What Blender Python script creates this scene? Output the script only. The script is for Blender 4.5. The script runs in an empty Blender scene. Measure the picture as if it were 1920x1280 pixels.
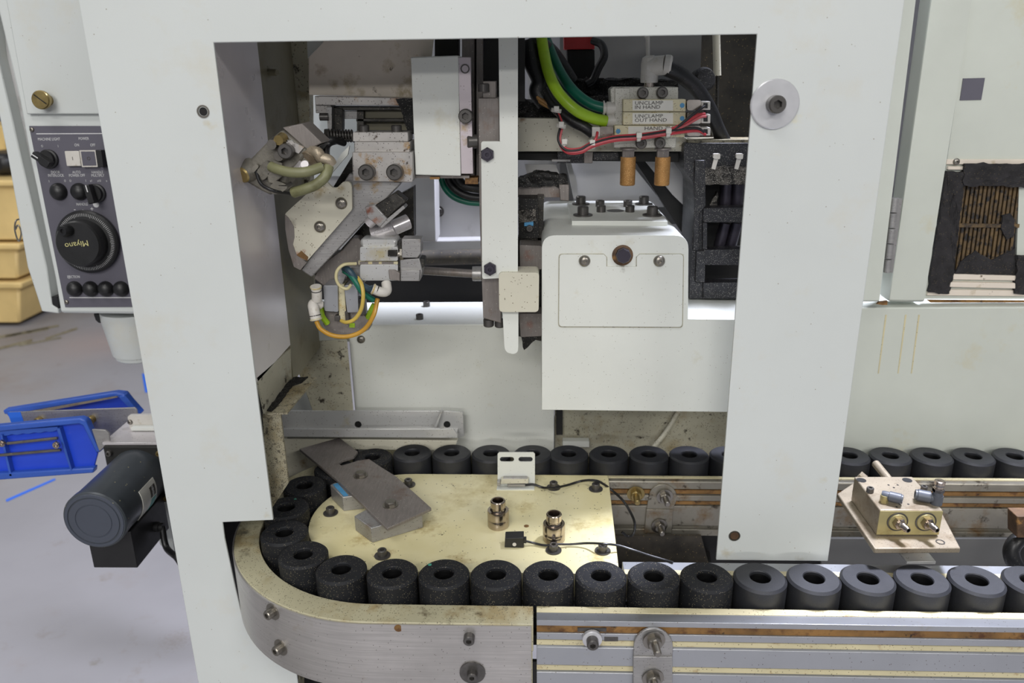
import bpy, bmesh, math, random
from mathutils import Vector, Matrix, geometry, noise
random.seed(7)
SC = bpy.context.scene
COL = SC.collection
V = Vector
PI = math.pi
R = math.radians

# ------------------------------------------------------------------ camera
F = 1476.9
cam = bpy.data.cameras.new('camera')
CAM = bpy.data.objects.new('camera', cam)
COL.objects.link(CAM)
cam.sensor_width = 36
cam.lens = F / 1920 * 36
cam.clip_start = .02
cam.clip_end = 200
C0 = V((0, 0, 1.3375))
M3 = (Matrix.Rotation(R(1.712), 3, 'Z') @ Matrix.Rotation(R(90 - 18.88), 3, 'X') @ Matrix.Rotation(R(-.7725), 3, 'Z'))
CAM.matrix_world = Matrix.Translation(C0) @ M3.to_4x4()
cam.dof.use_dof = True
cam.dof.focus_distance = .86
cam.dof.aperture_fstop = 7.1
SC.camera = CAM

# ------------------------------------------------------------------ world and lights
w = bpy.data.worlds.new('world')
SC.world = w
w.use_nodes = True
bg = w.node_tree.nodes['Background']
bg.inputs[0].default_value = (.86, .90, 1, 1)
bg.inputs[1].default_value = .5


def area(loc, target, sx, sy, power, col=(1, .98, .95)):
    l = bpy.data.lights.new('tube_or_fill', 'AREA')
    l.shape = 'RECTANGLE'
    l.size, l.size_y = sx, sy
    l.energy = power
    l.color = col
    o = bpy.data.objects.new('tube_or_fill', l)
    COL.objects.link(o)
    o.location = loc
    o.rotation_euler = (V(target) - V(loc)).to_track_quat('-Z', 'Y').to_euler()
    return o


area((-1.2, -4.6, 4.6), (0, .8, 1.1), 2.4, .35, 185)
area((-1.5, -7.0, 4.8), (0, .8, 1.1), 3.0, .35, 190)
area((-.9, -1.0, 4.6), (0, .8, 1.0), 2.2, .5, 85)
area((-.6, -10.5, 3.9), (0, .8, 1.2), 3.2, .35, 420)
area((3.4, -4.2, 4.4), (0, .8, 1.1), 2.4, .35, 230)  # fill added at front right to brighten the polished side sheet
area((.92, 1.27, 3.3), (.4, .7, .85), .4, .4, 430, (.80, .83, 1))  # unseen lamp added above the machine for sheen on the right pucks
area((-3.2, 2.4, 4.6), (-2.0, 2.6, 0), 2.4, .6, 130)

SC.view_settings.view_transform = 'Standard'
SC.view_settings.look = 'None'
SC.view_settings.gamma = 1
SC.view_settings.use_curve_mapping = False
SC.view_settings.exposure = -1.13


# ------------------------------------------------------------------ pixel to world helpers
def ray(x, y):
    return M3 @ V(((x - 960) / F, -(y - 640) / F, -1))


def P(x, y, Y):
    """point of the plane at depth Y seen at pixel x, y"""
    d = ray(x, y)
    return C0 + d * (Y / d.y)


def PZ(x, y, Z):
    d = ray(x, y)
    return C0 + d * ((Z - C0.z) / d.z)


def PX(x, y, X):
    d = ray(x, y)
    return C0 + d * ((X - C0.x) / d.x)


def plane(o, n):
    n = V(n)

    def m(x, y):
        d = ray(x, y)
        return C0 + d * ((o - C0).dot(n) / d.dot(n))
    return m


def at(pt, m):
    if callable(m):
        return m(*pt)
    return P(pt[0], pt[1], m)


# ------------------------------------------------------------------ materials
def lin(c):
    c = c / 255
    return c / 12.92 if c <= .04045 else ((c + .055) / 1.055) ** 2.4


def rgb(t):
    return (lin(t[0]), lin(t[1]), lin(t[2]), 1)


def mat(name, col=None, rough=.5, metal=0., var=.08, vs=6., spots=None, spots2=None, speck=None, brush=None, bump=.0, bs=300., vcol=None, coat=0., stains=None, spec=None):
    """spots = (colour, coverage 0..1, scale, softness); speck = (colour, coverage, scale)"""
    m = bpy.data.materials.new(name)
    m.use_nodes = True
    nt = m.node_tree
    N, L = nt.nodes, nt.links
    b = N['Principled BSDF']
    tc = N.new('ShaderNodeTexCoord')
    oi = N.new('ShaderNodeObjectInfo')
    add = N.new('ShaderNodeVectorMath')
    add.operation = 'ADD'
    sc_ = N.new('ShaderNodeVectorMath')
    sc_.operation = 'SCALE'
    comb = N.new('ShaderNodeCombineXYZ')
    L.new(oi.outputs['Random'], comb.inputs[0])
    L.new(oi.outputs['Random'], comb.inputs[2])
    L.new(comb.outputs[0], sc_.inputs[0])
    sc_.inputs['Scale'].default_value = 7.
    L.new(tc.outputs['Object'], add.inputs[0])
    L.new(sc_.outputs[0], add.inputs[1])
    vec = add.outputs[0]

    def nz(scale, detail=4, v=None, rough_=.6):
        n = N.new('ShaderNodeTexNoise')
        n.inputs['Scale'].default_value = scale
        n.inputs['Detail'].default_value = detail
        n.inputs['Roughness'].default_value = rough_
        L.new(v or vec, n.inputs['Vector'])
        return n.outputs[0]

    def ramp(src, lo, hi):
        r = N.new('ShaderNodeMapRange')
        r.inputs['From Min'].default_value = lo
        r.inputs['From Max'].default_value = hi
        L.new(src, r.inputs['Value'])
        return r.outputs[0]

    def mix(fac, a, c2):
        x = N.new('ShaderNodeMix')
        x.data_type = 'RGBA'
        L.new(fac, x.inputs[0])
        if isinstance(a, tuple):
            x.inputs[6].default_value = a
        else:
            L.new(a, x.inputs[6])
        x.inputs[7].default_value = c2
        return x.outputs[2]
    base = rgb(col)
    c2 = rgb(vcol) if vcol else tuple(max(0, k * (1 - var * 2.2)) for k in base[:3]) + (1,)
    cur = mix(ramp(nz(vs, 5), .35, .7), base, c2)
    if brush:
        mp = N.new('ShaderNodeMapping')
        mp.inputs['Scale'].default_value = brush
        L.new(vec, mp.inputs['Vector'])
        bn = nz(1., 3, mp.outputs[0])
        cur = mix(ramp(bn, .3, .9), cur, tuple(k * .62 for k in base[:3]) + (1,))
    for sp in (spots, spots2):
        if sp:
            c, cov, s, soft = sp
            t = .67 - cov * .38
            cur = mix(ramp(nz(s, 6, None, .68), t, t + soft), cur, rgb(c))
    if speck:
        c, cov, s = speck
        s *= 1.6
        vo = N.new('ShaderNodeTexVoronoi')
        vo.inputs['Scale'].default_value = s
        L.new(vec, vo.inputs['Vector'])
        bw = N.new('ShaderNodeSeparateColor')
        L.new(vo.outputs['Color'], bw.inputs[0])
        mu = N.new('ShaderNodeMath')
        mu.operation = 'MULTIPLY'
        L.new(ramp(bw.outputs[0], 1 - cov, 1 - cov + .001), mu.inputs[0])
        L.new(ramp(vo.outputs['Distance'], .42, .3), mu.inputs[1])
        cur = mix(mu.outputs[0], cur, rgb(c))
    if stains:  # soiled spots, and a painted reflection on the floor
        geo = N.new('ShaderNodeNewGeometry')
        sn = nz(140, 5, geo.outputs['Position'])
        for (sx, sy, sY, sr, sc2, sa) in stains:
            p_ = P(sx, sy, sY) if sY > 0 else PZ(sx, sy, -sY)
            ds = N.new('ShaderNodeVectorMath')
            ds.operation = 'DISTANCE'
            L.new(geo.outputs['Position'], ds.inputs[0])
            ds.inputs[1].default_value = p_
            ma = N.new('ShaderNodeMath')
            ma.operation = 'MULTIPLY_ADD'
            L.new(sn, ma.inputs[0])
            ma.inputs[1].default_value = sr * 2.6
            L.new(ds.outputs['Value'], ma.inputs[2])
            fac = N.new('ShaderNodeMapRange')
            fac.inputs['From Min'].default_value = sr * 2.05
            fac.inputs['From Max'].default_value = sr * 1.25
            fac.inputs['To Max'].default_value = sa
            L.new(ma.outputs[0], fac.inputs['Value'])
            cur = mix(fac.outputs[0], cur, rgb(sc2))
    L.new(cur, b.inputs['Base Color'])
    b.inputs['Metallic'].default_value = metal
    rr = N.new('ShaderNodeMapRange')
    rr.inputs['To Min'].default_value = max(.05, rough - .09)
    rr.inputs['To Max'].default_value = min(1, rough + .09)
    L.new(nz(vs * 3, 4), rr.inputs['Value'])
    L.new(rr.outputs[0], b.inputs['Roughness'])
    if spec is not None:
        b.inputs['Specular IOR Level'].default_value = spec
    if coat:
        b.inputs['Coat Weight'].default_value = coat
    if bump:
        bp = N.new('ShaderNodeBump')
        bp.inputs['Strength'].default_value = bump
        bp.inputs['Distance'].default_value = .0006
        L.new(nz(bs, 4), bp.inputs['Height'])
        L.new(bp.outputs[0], b.inputs['Normal'])
    return m


YEL = (176, 160, 96)
RUST = (120, 72, 38)
GRIME = (52, 46, 36)
m_cover = mat('cover_paint', (204, 208, 205), .42, stains=[(1362, 1036, .743, .010, (172, 162, 132), .55), (1500, 1048, .743, .008, (160, 152, 128), .4), (1492, 226, .743, .008, (206, 202, 176), .7), (398, 238, .743, .007, (196, 190, 168), .5), (385, 232, .743, .006, (190, 182, 158), .5), (1545, 900, .743, .006, (190, 182, 150), .4), (500, 966, .743, .008, (186, 178, 150), .4)], var=.03, vs=3.5, spots=((200, 196, 180), .3, 9, .3), speck=((150, 144, 132), .0025, 420), bump=.1, bs=900)
m_paint = mat('machine_paint', (216, 218, 211), .42, stains=[(1168, 482, .87, .012, (112, 84, 50), .75), (1166, 498, .87, .008, (90, 80, 50), .7), (1000, 766, .87, .006, (190, 150, 90), .5)], var=.03, vs=8, spots=((188, 178, 142), .12, 13, .25), speck=((130, 122, 104), .010, 650), bump=.1, bs=900)
m_paint2 = mat('door_paint', (198, 202, 192), .45, var=.05, vs=5, spots=((188, 178, 140), .2, 9, .22), bump=.1, bs=900)
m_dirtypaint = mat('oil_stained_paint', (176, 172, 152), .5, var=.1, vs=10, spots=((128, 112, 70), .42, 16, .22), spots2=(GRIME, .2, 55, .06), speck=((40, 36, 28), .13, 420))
m_dirtypaint2 = mat('chip_covered_paint', (150, 144, 122), .6, var=.12, vs=14, spots=((116, 102, 68), .5, 22, .2), spots2=((60, 54, 44), .34, 150, .1), speck=((42, 38, 30), .4, 520))
m_cream = mat('cream_sheet', (222, 211, 196), .5, stains=[(758, 174, .93, .014, (140, 118, 58), .8), (602, 132, .93, .010, (132, 104, 62), .6), (628, 158, .93, .008, (140, 116, 62), .6), (680, 172, .93, .010, (150, 130, 84), .5)], var=.08, vs=9, spots=((148, 126, 66), .26, 17, .15), spots2=((88, 72, 48), .1, 60, .06))
m_creamclean = mat('cream_enamel', (202, 198, 180), .42, stains=[(562, 478, .862, .010, (150, 84, 50), .85), (598, 353, .862, .013, (140, 116, 56), .7), (640, 350, .862, .008, (140, 116, 56), .6), (548, 420, .862, .008, (120, 112, 100), .5), (980, 224, .965, .006, (120, 84, 40), .8), (1080, 226, .965, .010, (110, 90, 50), .7), (700, 890, .99, .012, (130, 100, 50), .6), (570, 868, .99, .010, (140, 110, 60), .7)], var=.05, vs=9, spots=((170, 150, 96), .16, 26, .15), speck=((88, 76, 52), .05, 420))
m_olive = mat('olive_primer', (118, 113, 92), .5, var=.12, vs=7, spots=((88, 72, 40), .3, 18, .2))
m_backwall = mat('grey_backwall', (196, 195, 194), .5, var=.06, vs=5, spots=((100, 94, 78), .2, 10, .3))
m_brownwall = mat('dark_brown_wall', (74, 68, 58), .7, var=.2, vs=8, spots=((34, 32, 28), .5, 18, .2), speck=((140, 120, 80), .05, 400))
m_polish = mat('polished_stainless', (214, 209, 210), .3, .4, var=.05, vs=6, spots=((150, 140, 120), .12, 20, .3), speck=((105, 100, 88), .05, 500))
m_steel = mat('machined_steel', (172, 170, 168), .38, .5, stains=[(704, 347, .87, .010, (150, 120, 56), .8), (672, 350, .87, .006, (150, 120, 56), .8), (700, 384, .87, .006, (150, 110, 46), .9), (690, 985, -.85, .012, (104, 84, 66), .5), (692, 395, .852, .009, (120, 66, 44), .9), (706, 412, .852, .007, (138, 84, 52), .85)], var=.12, vs=24, spots=((96, 80, 62), .16, 40, .15), speck=((40, 34, 30), .06, 600), brush=(60, 60, 900))
m_steelbolt = mat('clean_bolt_steel', (150, 145, 136), .33, .9, var=.15, vs=90)
m_steelr = mat('rust_spotted_steel', (182, 178, 174), .42, .45, stains=[(752, 326, .862, .011, (142, 108, 46), .9), (765, 318, .862, .007, (142, 108, 46), .9), (702, 332, .862, .008, (142, 112, 56), .8), (740, 190, .905, .012, (130, 88, 40), .85), (670, 336, .862, .006, (142, 112, 56), .8), (620, 205, .91, .007, (70, 56, 44), .8)], var=.12, vs=22, spots=((148, 112, 48), .22, 38, .12), spots2=((60, 44, 32), .12, 90, .06), speck=((44, 38, 32), .1, 500))
m_pink = mat('pinkish_bright_steel', (194, 184, 188), .42, .25, var=.06, vs=16, stains=[(875, 240, .874, .009, (156, 128, 60), .9), (874, 262, .874, .007, (156, 128, 60), .8)], speck=((70, 60, 54), .02, 600))
m_oxid = mat('oxidised_steel', (142, 135, 130), .48, .35, stains=[(875, 240, .874, .009, (156, 128, 60), .9), (874, 262, .874, .007, (156, 128, 60), .8), (990, 480, .9, .010, (126, 84, 70), .6), (990, 610, .9, .010, (126, 84, 70), .6), (676, 888, -.856, .010, (80, 66, 56), .7), (732, 944, -.856, .008, (80, 66, 56), .6), (640, 870, -.856, .010, (90, 80, 72), .6)], var=.14, vs=16, spots=((108, 82, 66), .28, 30, .2), speck=((190, 185, 175), .02, 600), brush=(500, 60, 60))
m_dark = mat('oily_dark_steel', (70, 68, 64), .42, .6, var=.25, vs=30, spots=((30, 28, 26), .5, 50, .2), speck=((150, 140, 120), .05, 700), bump=.5, bs=600)
m_gun = mat('dusty_gunmetal', (124, 120, 110), .5, .25, var=.2, vs=30, spots=((58, 52, 42), .4, 45, .2), speck=((130, 122, 104), .08, 700), bump=.5, bs=700)
m_screw = mat('black_oxide_screw', (98, 95, 92), .36, .55, var=.2, vs=80)
m_socket = mat('socket_dark', (14, 13, 12), .6, .2)
m_band = mat('brushed_stainless_band', (198, 194, 190), .34, .62, var=.12, vs=9, spots=((158, 140, 108), .16, 14, .3), speck=((90, 84, 76), .02, 500), brush=(14, 14, 700))
m_plastic = mat('yellowed_nylon', (230, 222, 182), .3, var=.07, vs=9, vcol=(222, 211, 160), spots=((178, 158, 92), .3, 13, .25), stains=[(800, 985, -.832, .026, (164, 138, 66), .6), (1085, 985, -.832, .020, (164, 140, 72), .6), (985, 950, -.832, .022, (172, 150, 84), .5), (720, 1040, -.832, .016, (150, 112, 44), .7), (975, 905, -.832, .022, (170, 146, 80), .5), (860, 1050, -.832, .02, (160, 132, 64), .6), (680, 1010, -.832, .020, (166, 138, 70), .6), (1120, 1045, -.832, .018, (168, 140, 76), .6), (642, 925, -.832, .012, (120, 104, 66), .6)], spots2=((92, 78, 44), .03, 70, .05), speck=((70, 60, 40), .018, 320))
m_plasticd = mat('soiled_nylon', (184, 178, 148), .38, stains=[(455, 1000, -.832, .016, (96, 90, 74), .9), (462, 1040, -.832, .010, (110, 104, 84), .7), (850, 1150, -.832, .012, (136, 112, 66), .6), (700, 1140, -.832, .014, (150, 124, 74), .6)], var=.08, vs=14, spots=((142, 118, 66), .4, 16, .25), spots2=((84, 72, 50), .22, 42, .12), speck=((58, 50, 36), .14, 500))
m_alu = mat('soiled_aluminium', (196, 196, 194), .32, .35, var=.07, vs=9, spots=((172, 158, 112), .2, 22, .2), speck=((80, 70, 56), .05, 500))
m_wash = mat('pale_washer', (204, 204, 206), .32, .4, var=.04, vs=40)
m_aluclean = mat('anodised_aluminium', (168, 170, 174), .36, .6, var=.05, vs=10, spots=((150, 136, 100), .1, 18, .2), speck=((90, 80, 66), .02, 500))
m_rust = mat('brown_rust', (104, 78, 54), .65, .1, var=.25, vs=40, spots=((66, 46, 30), .4, 80, .15), spots2=((150, 110, 60), .25, 60, .1))
m_groove = mat('rusty_groove', (146, 108, 58), .6, .1, var=.25, vs=30, spots=((78, 46, 22), .42, 50, .15), spots2=((30, 24, 18), .2, 90, .08))
m_creamstrip = mat('yellowed_edge', (206, 196, 158), .45, var=.08, vs=20, spots=((140, 100, 50), .2, 50, .15), speck=((60, 48, 30), .08, 500))
m_soilrail = mat('soiled_rail', (150, 145, 132), .42, .5, var=.14, vs=14, spots=((118, 90, 52), .42, 26, .2), spots2=((52, 42, 30), .26, 50, .1))
m_puck = mat('black_puck', (40, 41, 45), .5, 0, var=.12, vs=40, speck=((96, 92, 84), .02, 1500), bump=.12, bs=900)
m_puckd = mat('dusty_black_puck', (34, 35, 38), .6, 0, spec=.28, var=.12, vs=40, speck=((150, 140, 116), .09, 800), bump=.12, bs=900)
m_hole = mat('deep_black', (9, 9, 10), .5)
m_black = mat('black_plastic', (30, 30, 31), .42, var=.15, vs=30, bump=.15)
m_rubber = mat('black_rubber_hose', (26, 26, 27), .4, var=.15, vs=30, speck=((90, 86, 78), .05, 500))
m_chips = mat('black_chip_crust', (24, 23, 22), .6, .2, var=.4, vs=60, speck=((150, 146, 136), .1, 800), bump=1., bs=500)
m_chipsg = mat('grey_metal_chips', (96, 92, 86), .5, .5, var=.4, vs=90, spots=((30, 28, 26), .5, 150, .1), speck=((205, 200, 190), .22, 800), bump=1., bs=900)
m_chain = mat('cable_carrier_plastic', (42, 42, 46), .42, .1, var=.25, vs=20, spots=((22, 22, 23), .4, 40, .2), speck=((170, 166, 158), .16, 900), bump=.4, bs=500)
m_white = mat('white_plastic', (208, 204, 196), .4, var=.06, vs=50, spots=((160, 148, 120), .2, 80, .2))
m_yellowed = mat('yellowed_valve_body', (206, 198, 164), .42, var=.07, vs=50, spots=((176, 146, 68), .32, 60, .15), speck=((70, 58, 40), .1, 600))
m_valvebody = mat('valve_manifold_paint', (196, 194, 184), .42, .1, var=.07, vs=40, spots=((120, 108, 84), .26, 60, .2), speck=((60, 52, 40), .16, 700))
m_label = mat('paper_label', (222, 220, 210), .5, var=.04, vs=40, spots=((204, 184, 116), .2, 50, .2))
m_ink = mat('faded_ink', (76, 72, 66), .6)
m_panelgrey = mat('control_plate_grey', (92, 90, 100), .45, var=.05, vs=10)
m_print = mat('white_print', (214, 214, 214), .5)
m_printy = mat('cream_print', (206, 200, 140), .5)
m_brass = mat('sintered_bronze', (190, 142, 84), .5, .55, var=.15, vs=60, speck=((228, 190, 130), .25, 900), bump=.9, bs=1200)
m_brassy = mat('zinc_gold_bolt', (166, 146, 96), .35, .8, var=.2, vs=60)
m_nickel = mat('nickel_fitting', (190, 178, 166), .2, 1., var=.1, vs=60, spots=((120, 96, 66), .14, 120, .15))
m_green = mat('teal_hose', (16, 104, 84), .35, var=.1, vs=30)
m_lime = mat('lime_hose', (158, 196, 40), .35, var=.1, vs=30, spots=((104, 120, 40), .2, 40, .2))
m_blueh = mat('dusk_blue_hose', (46, 70, 84), .4, var=.2, vs=30)
m_olivet = mat('oily_olive_hose', (122, 122, 88), .45, var=.12, vs=40, spots=((86, 84, 50), .35, 60, .2))
m_yellow = mat('amber_tube', (206, 178, 84), .35, var=.08, vs=40)
m_orange = mat('orange_tube', (190, 142, 44), .35, var=.1, vs=40, spots=((140, 108, 60), .3, 50, .2))
m_creamt = mat('cream_tube', (206, 196, 152), .35, var=.08, vs=40)
m_redw = mat('red_wire', (186, 58, 66), .4, var=.1, vs=60)
m_pinkw = mat('pink_wire', (196, 96, 100), .4, var=.1, vs=60)
m_blackw = mat('black_wire', (30, 28, 30), .4)
m_red = mat('red_plastic', (188, 36, 38), .4, var=.1, vs=20)
m_bin = mat('blue_bin_plastic', (36, 74, 208), .38, var=.08, vs=10, spots=((60, 90, 180), .2, 14, .3))
m_bin2 = mat('blue_bin_rim', (52, 92, 186), .4, var=.1, vs=14)
m_motor = mat('motor_paint', (74, 79, 84), .34, .25, var=.08, vs=20, speck=((190, 180, 140), .015, 300))
m_motorend = mat('motor_end_cover', (72, 77, 88), .42, .1, var=.05, vs=20)
m_teal = mat('teal_print', (40, 160, 150), .5)
m_tape = mat('blue_tape', (80, 150, 196), .5, var=.15, vs=60)
m_bluep = mat('blue_floor_tape', (46, 110, 220), .5, var=.05)
m_crate = mat('beige_crate_plastic', (226, 196, 130), .5, var=.08, vs=5)
m_floor = mat('concrete_floor', (150, 148, 149), .5, stains=[(178, 1242, 0, .022, (116, 110, 100), .7), (40, 632, 0, .34, (104, 90, 80), .55), (200, 640, 0, .5, (176, 150, 138), .5), (330, 1200, 0, .06, (124, 116, 108), .5)], var=.07, vs=1.3, spots=((136, 124, 114), .3, 2.0, .3), spots2=((122, 112, 100), .12, 6, .2))  # wide pinkish spot paints a reflection, the others are stains
m_farwall = mat('far_wall_paint', (150, 150, 156), .7)
m_filter = mat('black_filter_foam', (44, 42, 44), .9, var=.25, vs=50, spots=((24, 22, 22), .4, 110, .2), speck=((84, 74, 56), .1, 500), bump=1., bs=450)
m_grille = mat('oily_brown_grille', (112, 90, 56), .6, var=.3, vs=22, spots=((60, 50, 40), .6, 30, .3), spots2=((30, 28, 28), .45, 110, .1), bump=.4, bs=600)
m_vblock = mat('grimy_alu_block', (166, 154, 134), .42, .45, var=.12, vs=16, spots=((112, 92, 66), .42, 30, .25), speck=((90, 80, 60), .1, 600))
m_vblockf = mat('gilded_alu_block', (184, 172, 122), .36, .5, var=.1, vs=30, spots=((136, 108, 52), .22, 60, .2))
m_greyfit = mat('grey_push_fitting', (84, 88, 96), .42, var=.1, vs=50)
m_void = mat('dark_parts_and_voids', (30, 29, 27), .7, var=.2, vs=8)  # dark parts, and sheets standing in for shaded gaps
m_oil = mat('dry_oil_stain', (134, 128, 120), .5)
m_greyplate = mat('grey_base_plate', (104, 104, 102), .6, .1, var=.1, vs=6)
m_bolthead = mat('violet_hex_head', (70, 66, 76), .35, .6)
m_tealpaint = mat('teal_paint_dab', (70, 150, 130), .6, spots=((40, 42, 44), .3, 300, .1))


# ------------------------------------------------------------------ mesh helpers
def B():
    return bmesh.new()


def loops(bm, loopsets, ext):
    """prism from 3-D loops (first is the outline, the rest are holes) pushed along ext"""
    ext = V(ext)
    tris = geometry.tessellate_polygon(loopsets)
    flat = [p for l in loopsets for p in l]
    f = [bm.verts.new(p) for p in flat]
    b = [bm.verts.new(V(p) + ext) for p in flat]
    for t in tris:
        try:
            bm.faces.new([f[i] for i in t])
            bm.faces.new([b[i] for i in reversed(t)])
        except ValueError:
            pass
    k = 0
    for l in loopsets:
        n = len(l)
        for i in range(n):
            a, c = k + i, k + (i + 1) % n
            try:
                bm.faces.new([f[a], f[c], b[c], b[a]])
            except ValueError:
                pass
        k += n
    return bm


def slab(bm, px, m, d, holes=()):
    """outline in pixels on plane m (number = depth Y), pushed back by d (number = along +Y)"""
    ext = V((0, d, 0)) if not isinstance(d, (Vector, tuple)) else V(d)
    ls = [[at(p, m) for p in px]] + [[at(p, m) for p in h] for h in holes]
    return loops(bm, ls, ext)


def slabz(bm, px, Z, d, holes=()):
    ls = [[PZ(p[0], p[1], Z) for p in px]] + [[PZ(p[0], p[1], Z) for p in h] for h in holes]
    return loops(bm, ls, V((0, 0, -d)))


def rect(x0, y0, x1, y1):
    return [(x0, y0), (x1, y0), (x1, y1), (x0, y1)]


def prect(bm, x0, y0, x1, y1, Y, d):
    """upright box whose front face spans the pixel rectangle at depth Y"""
    a, b_ = P(x0, (y0 + y1) / 2, Y), P(x1, (y0 + y1) / 2, Y)
    c, e = P((x0 + x1) / 2, y0, Y), P((x0 + x1) / 2, y1, Y)
    return box(bm, a.x, b_.x, Y, Y + d, e.z, c.z)


def box(bm, x0, x1, y0, y1, z0, z1):
    vs = [bm.verts.new(p) for p in ((x0, y0, z0), (x1, y0, z0), (x1, y1, z0), (x0, y1, z0), (x0, y0, z1), (x1, y0, z1), (x1, y1, z1), (x0, y1, z1))]
    for f in ((0, 1, 5, 4), (1, 2, 6, 5), (2, 3, 7, 6), (3, 0, 4, 7), (4, 5, 6, 7), (3, 2, 1, 0)):
        bm.faces.new([vs[i] for i in f])
    return bm


def obox(bm, o, u, v, n):
    """box from corner o along vectors u, v, n"""
    o, u, v, n = V(o), V(u), V(v), V(n)
    return loops(bm, [[o, o + u, o + u + v, o + v]], n)


def frame(ax):
    ax = V(ax).normalized()
    t = V((0, 0, 1)) if abs(ax.z) < .9 else V((1, 0, 0))
    u = ax.cross(t).normalized()
    return u, ax.cross(u), ax


def lathe(bm, o, ax, prof, seg=24, ph=0., cap0=True, cap1=True):
    """prof: (radius, height) or (radius, height, 6) for a hexagonal ring"""
    u, v, a = frame(ax)
    o = V(o)
    rings = []
    for q in prof:
        r, h = q[0], q[1]
        ring = []
        for i in range(seg):
            t = 2 * PI * i / seg + ph
            rr = r
            if len(q) > 2:
                s = PI / 3
                rr = r * math.cos(s / 2) / math.cos(((t - ph) % s) - s / 2)
            ring.append(bm.verts.new(o + a * h + (u * math.cos(t) + v * math.sin(t)) * rr))
        rings.append(ring)
    for r0, r1 in zip(rings, rings[1:]):
        for i in range(seg):
            j = (i + 1) % seg
            bm.faces.new((r0[i], r0[j], r1[j], r1[i]))
    if cap0:
        bm.faces.new(list(reversed(rings[0])))
    if cap1:
        bm.faces.new(rings[-1])
    return bm


def cyl(bm, a, b_, r, r1=None, seg=20):
    a, b_ = V(a), V(b_)
    L = (b_ - a).length
    return lathe(bm, a, b_ - a, [(r, 0), (r if r1 is None else r1, L)], seg)


def arc_poly(cx, cy, r, a0, a1, n=16):
    return [(cx + r * math.cos(a0 + (a1 - a0) * i / n), cy + r * math.sin(a0 + (a1 - a0) * i / n)) for i in range(n + 1)]


def spline(pts, n=7):
    pts = [V(p) for p in pts]
    if len(pts) < 3:
        return pts
    out = []
    ex = [pts[0] * 2 - pts[1]] + pts + [pts[-1] * 2 - pts[-2]]
    for i in range(1, len(ex) - 2):
        p0, p1, p2, p3 = ex[i - 1:i + 3]
        for k in range(n):
            t = k / n
            out.append(.5 * ((2 * p1) + (p2 - p0) * t + (2 * p0 - 5 * p1 + 4 * p2 - p3) * t * t + (3 * p1 - p0 - 3 * p2 + p3) * t ** 3))
    out.append(pts[-1])
    return out


def tube(bm, pts, r, seg=12, n=7):
    pts = spline(pts, n)
    prev = None
    t0 = (pts[1] - pts[0]).normalized()
    u = frame(t0)[0]
    for i, p in enumerate(pts):
        t = (pts[min(i + 1, len(pts) - 1)] - pts[max(i - 1, 0)]).normalized()
        u = (u - t * u.dot(t)).normalized()
        v = t.cross(u)
        ring = [bm.verts.new(p + (u * math.cos(2 * PI * k / seg) + v * math.sin(2 * PI * k / seg)) * r) for k in range(seg)]
        if prev:
            for k in range(seg):
                j = (k + 1) % seg
                bm.faces.new((prev[k], prev[j], ring[j], ring[k]))
        else:
            bm.faces.new(list(reversed(ring)))
        prev = ring
    bm.faces.new(prev)
    return bm


def ptube(bm, px, r, seg=12, n=7):
    """px: (x, y, Y) triples"""
    return tube(bm, [P(*p) for p in px], r, seg, n)


def crust(bm, px, Y, d, amp=.004, n=26):
    """irregular crust of metal chips over a pixel outline"""
    bm2 = bmesh.new()
    slab(bm2, px, Y, d)
    bmesh.ops.triangulate(bm2, faces=bm2.faces[:])
    for _ in range(4):
        es = [e for e in bm2.edges if e.calc_length() > .006]
        if not es:
            break
        bmesh.ops.subdivide_edges(bm2, edges=es, cuts=1, use_grid_fill=True)
        bmesh.ops.triangulate(bm2, faces=[f for f in bm2.faces if len(f.verts) > 3])
    for v in bm2.verts:
        v.co += noise.noise_vector(v.co * 160) * amp
    me = bpy.data.meshes.new('t')
    bm2.to_mesh(me)
    bm.from_mesh(me)
    bpy.data.meshes.remove(me)
    bm2.free()
    return bm


# ------------------------------------------------------------------ object helpers
def thing(name, label, cat, loc, group=None):
    o = bpy.data.objects.new(name, None)
    COL.objects.link(o)
    o.empty_display_size = .01
    o.location = V(loc)
    o['label'] = label
    o['category'] = cat
    if group:
        o['group'] = group
    return o


def wloc(o):
    p = V(o.location)
    while o.parent:
        o = o.parent
        p += V(o.location)
    return p


def add(parent, name, bm, m, label=None, bev=0., kind=None, sharp=32, segs=2):
    bmesh.ops.remove_doubles(bm, verts=bm.verts[:], dist=1e-6)
    bmesh.ops.recalc_face_normals(bm, faces=bm.faces[:])
    xs = [v.co for v in bm.verts]
    c = V(((min(v.x for v in xs) + max(v.x for v in xs)) / 2, (min(v.y for v in xs) + max(v.y for v in xs)) / 2, min(v.z for v in xs)))
    for v in bm.verts:
        v.co -= c
    me = bpy.data.meshes.new(name)
    bm.to_mesh(me)
    bm.free()
    me.shade_smooth()
    me.set_sharp_from_angle(angle=R(sharp))
    me.materials.append(m)
    o = bpy.data.objects.new(name, me)
    COL.objects.link(o)
    o.location = c
    if parent is not None:
        o.location = c - wloc(parent)
        o.parent = parent
    if label:
        o['label'] = label
    if kind:
        o['kind'] = kind
    if bev:
        md = o.modifiers.new('bevel', 'BEVEL')
        md.width = bev
        md.segments = segs
        md.limit_method = 'ANGLE'
        md.angle_limit = R(38)
        md.use_clamp_overlap = True
    return o


def solo(name, label, cat, bm, m, group=None, bev=0., kind=None):
    o = add(None, name, bm, m, label, bev, kind)
    o['category'] = cat
    if group:
        o['group'] = group
    return o


def struct(name, bm, m, parent=None, bev=0.):
    o = add(parent, name, bm, m, None, bev)
    if parent is None:
        o['kind'] = 'structure'
    return o


_cache = {}


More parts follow.
